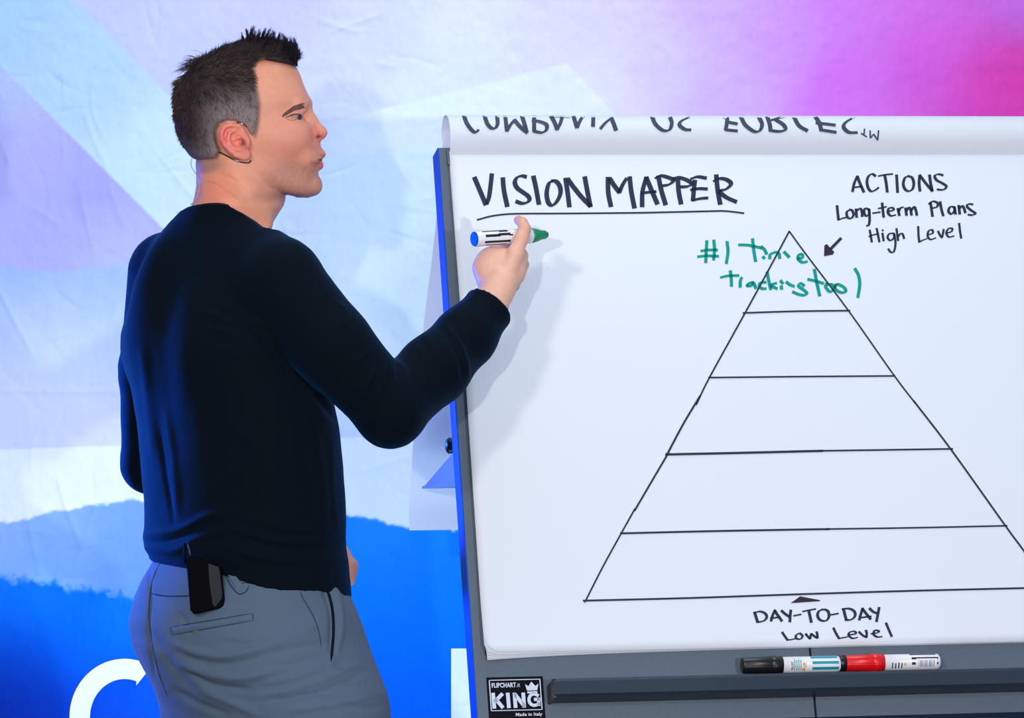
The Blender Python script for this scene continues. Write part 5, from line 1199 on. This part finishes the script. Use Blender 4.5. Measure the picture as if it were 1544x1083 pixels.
wl = [P(296, 236, -0.02), P(290.5, 238, -0.022), P(288.0, 244, -0.025), P(289.0, 252, -0.03), P(294, 260, -0.035), P(298.5, 267, -0.04), P(301.3, 275, -0.043), P(301.0, 285, -0.046), P(297.5, 296, -0.046), P(292, 304, -0.046), P(287, 309.5, -0.046)]
wl2 = catmull(wl, 5); part('cable', tube([Vector(p) for p in wl2], 0.0006, 6), M_wire, hs, True)

# ------------------------------------------------------------------ belt pack transmitter clipped to the waistband
o_ = hit(bvt, 303, 885, 0.0); nn = (Vector((-0.10, -1.0, 0.03))).normalized(); 
bpk = thing('wireless_transmitter', P(312, 925, -0.1), 'black belt-pack transmitter clipped at the back of the waistband below the sweater hem', 'transmitter')
dep = hit(bvt, 312, 890).y - 0.006
def q3(x, y, d=0.0): return P(x, y, dep - d)
def slab(pts, d0, d1, bev, nm, m_, parent):
    """extruded outline (image-grid points at the pack's own depth)"""
    bm = bmesh.new(); A = [bm.verts.new(q3(x, y, d0)) for x, y in pts]; B_ = [bm.verts.new(q3(x, y, d1)) for x, y in pts]; n = len(pts)
    bm.faces.new(A); bm.faces.new(B_[::-1])
    for i in range(n): bm.faces.new((A[i], B_[i], B_[(i + 1) % n], A[(i + 1) % n]))
    bmesh.ops.recalc_face_normals(bm, faces=bm.faces[:])
    if bev: bmesh.ops.bevel(bm, geom=[e for e in bm.edges if abs((e.verts[0].co - e.verts[1].co).y) < 0.004], offset=bev, segments=3, profile=0.6, affect='EDGES')
    return part(nm, bm_mesh(bm), m_, parent)
M_gl = mat('glossy_black_plastic', (0.0010, 0.0012, 0.0022), 0.6, spec=0.04); M_pn = mat('smoke_grey_panel', lin((36, 44, 48)), 0.4, spec=0.1)
slab([(282, 842), (286, 838), (330, 852), (334, 856), (339, 905), (337, 914), (331, 918), (296, 926), (291, 925), (288, 920)], -0.020, 0.020, 0.003, 'case', M_gl, bpk)
slab([(314, 850), (329, 855), (331, 862), (335, 895), (334, 903), (325, 915), (321, 912), (316, 880)], 0.0195, 0.0208, 0.0, 'window_panel', M_pn, bpk)
slab([(281, 846), (284, 843), (290, 920), (287, 921)], -0.021, 0.005, 0.001, 'side_rail', M_gl, bpk)
M_cab = mat('black_cable', (0.02, 0.02, 0.024), 0.4)
part('antenna', tube([q3(280, 850, 0.004), q3(279, 835, 0.004), q3(278.2, 819, 0.002)], 0.0016, 8), M_gl, bpk, True)
part('plug', tube([q3(288, 845, 0.012), q3(286, 832, 0.013), q3(283.5, 820, 0.010)], [0.0022, 0.0018, 0.0012], 8), M_cab, bpk, True)

# ------------------------------------------------------------------ the marker in the hand
ta = P(715.5, 360.5, 0.012); tb = P(826, 353.8, 0.083); axm = (tb - ta).normalized(); Lm = (tb - ta).length; r_m = 0.0118
hm = thing('marker', ta, 'uncapped green-tipped marker with a blue end plug, held in the raised right hand', 'marker')
em1 = (Z3 - axm * Z3.dot(axm)).normalized(); em2 = axm.cross(em1); em2 = -em2 if em2.y > 0 else em2
part('barrel', lathe(ta, axm, [(0.0, r_m * 0.95), (0.001, r_m), (Lm * 0.74, r_m), (Lm * 0.775, r_m * 0.93), (Lm * 0.78, r_m * 0.8)], 40), M_wht, hm, True)
part('end_plug', lathe(ta, axm, [(-0.0012, r_m * 0.80), (-0.0009, r_m * 0.93), (0.0015, r_m * 0.965)], 36), M_bluec, hm)
part('tip_cone', lathe(ta, axm, [(Lm * 0.76, r_m * 0.96), (Lm * 0.80, r_m * 0.95), (Lm * 0.86, r_m * 0.80), (Lm * 0.90, r_m * 0.62), (Lm * 0.965, r_m * 0.55), (Lm * 0.975, r_m * 0.4)], 32), M_green, hm, True)
part('felt_tip', lathe(ta, axm, [(Lm * 0.96, r_m * 0.36), (Lm * 0.99, r_m * 0.36), (Lm * 1.0, r_m * 0.12)], 16), mat('dark_green_felt', lin((0, 52, 36)), 0.9), hm, True)
for a0, a1, s0, s1 in ((20, 34, 0.08, 0.42), (34, 44, 0.30, 0.42), (60, 80, 0.10, 0.30), (54, 74, 0.28, 0.44), (108, 126, 0.09, 0.44), (66, 78, 0.42, 0.47), (140, 150, 0.12, 0.40)):
    part('stripe_print', curved_patch(ta, axm, em1, em2, r_m * 1.008, a0, a1, Lm * s0, Lm * s1, 6, 1), M_blk, hm, True)
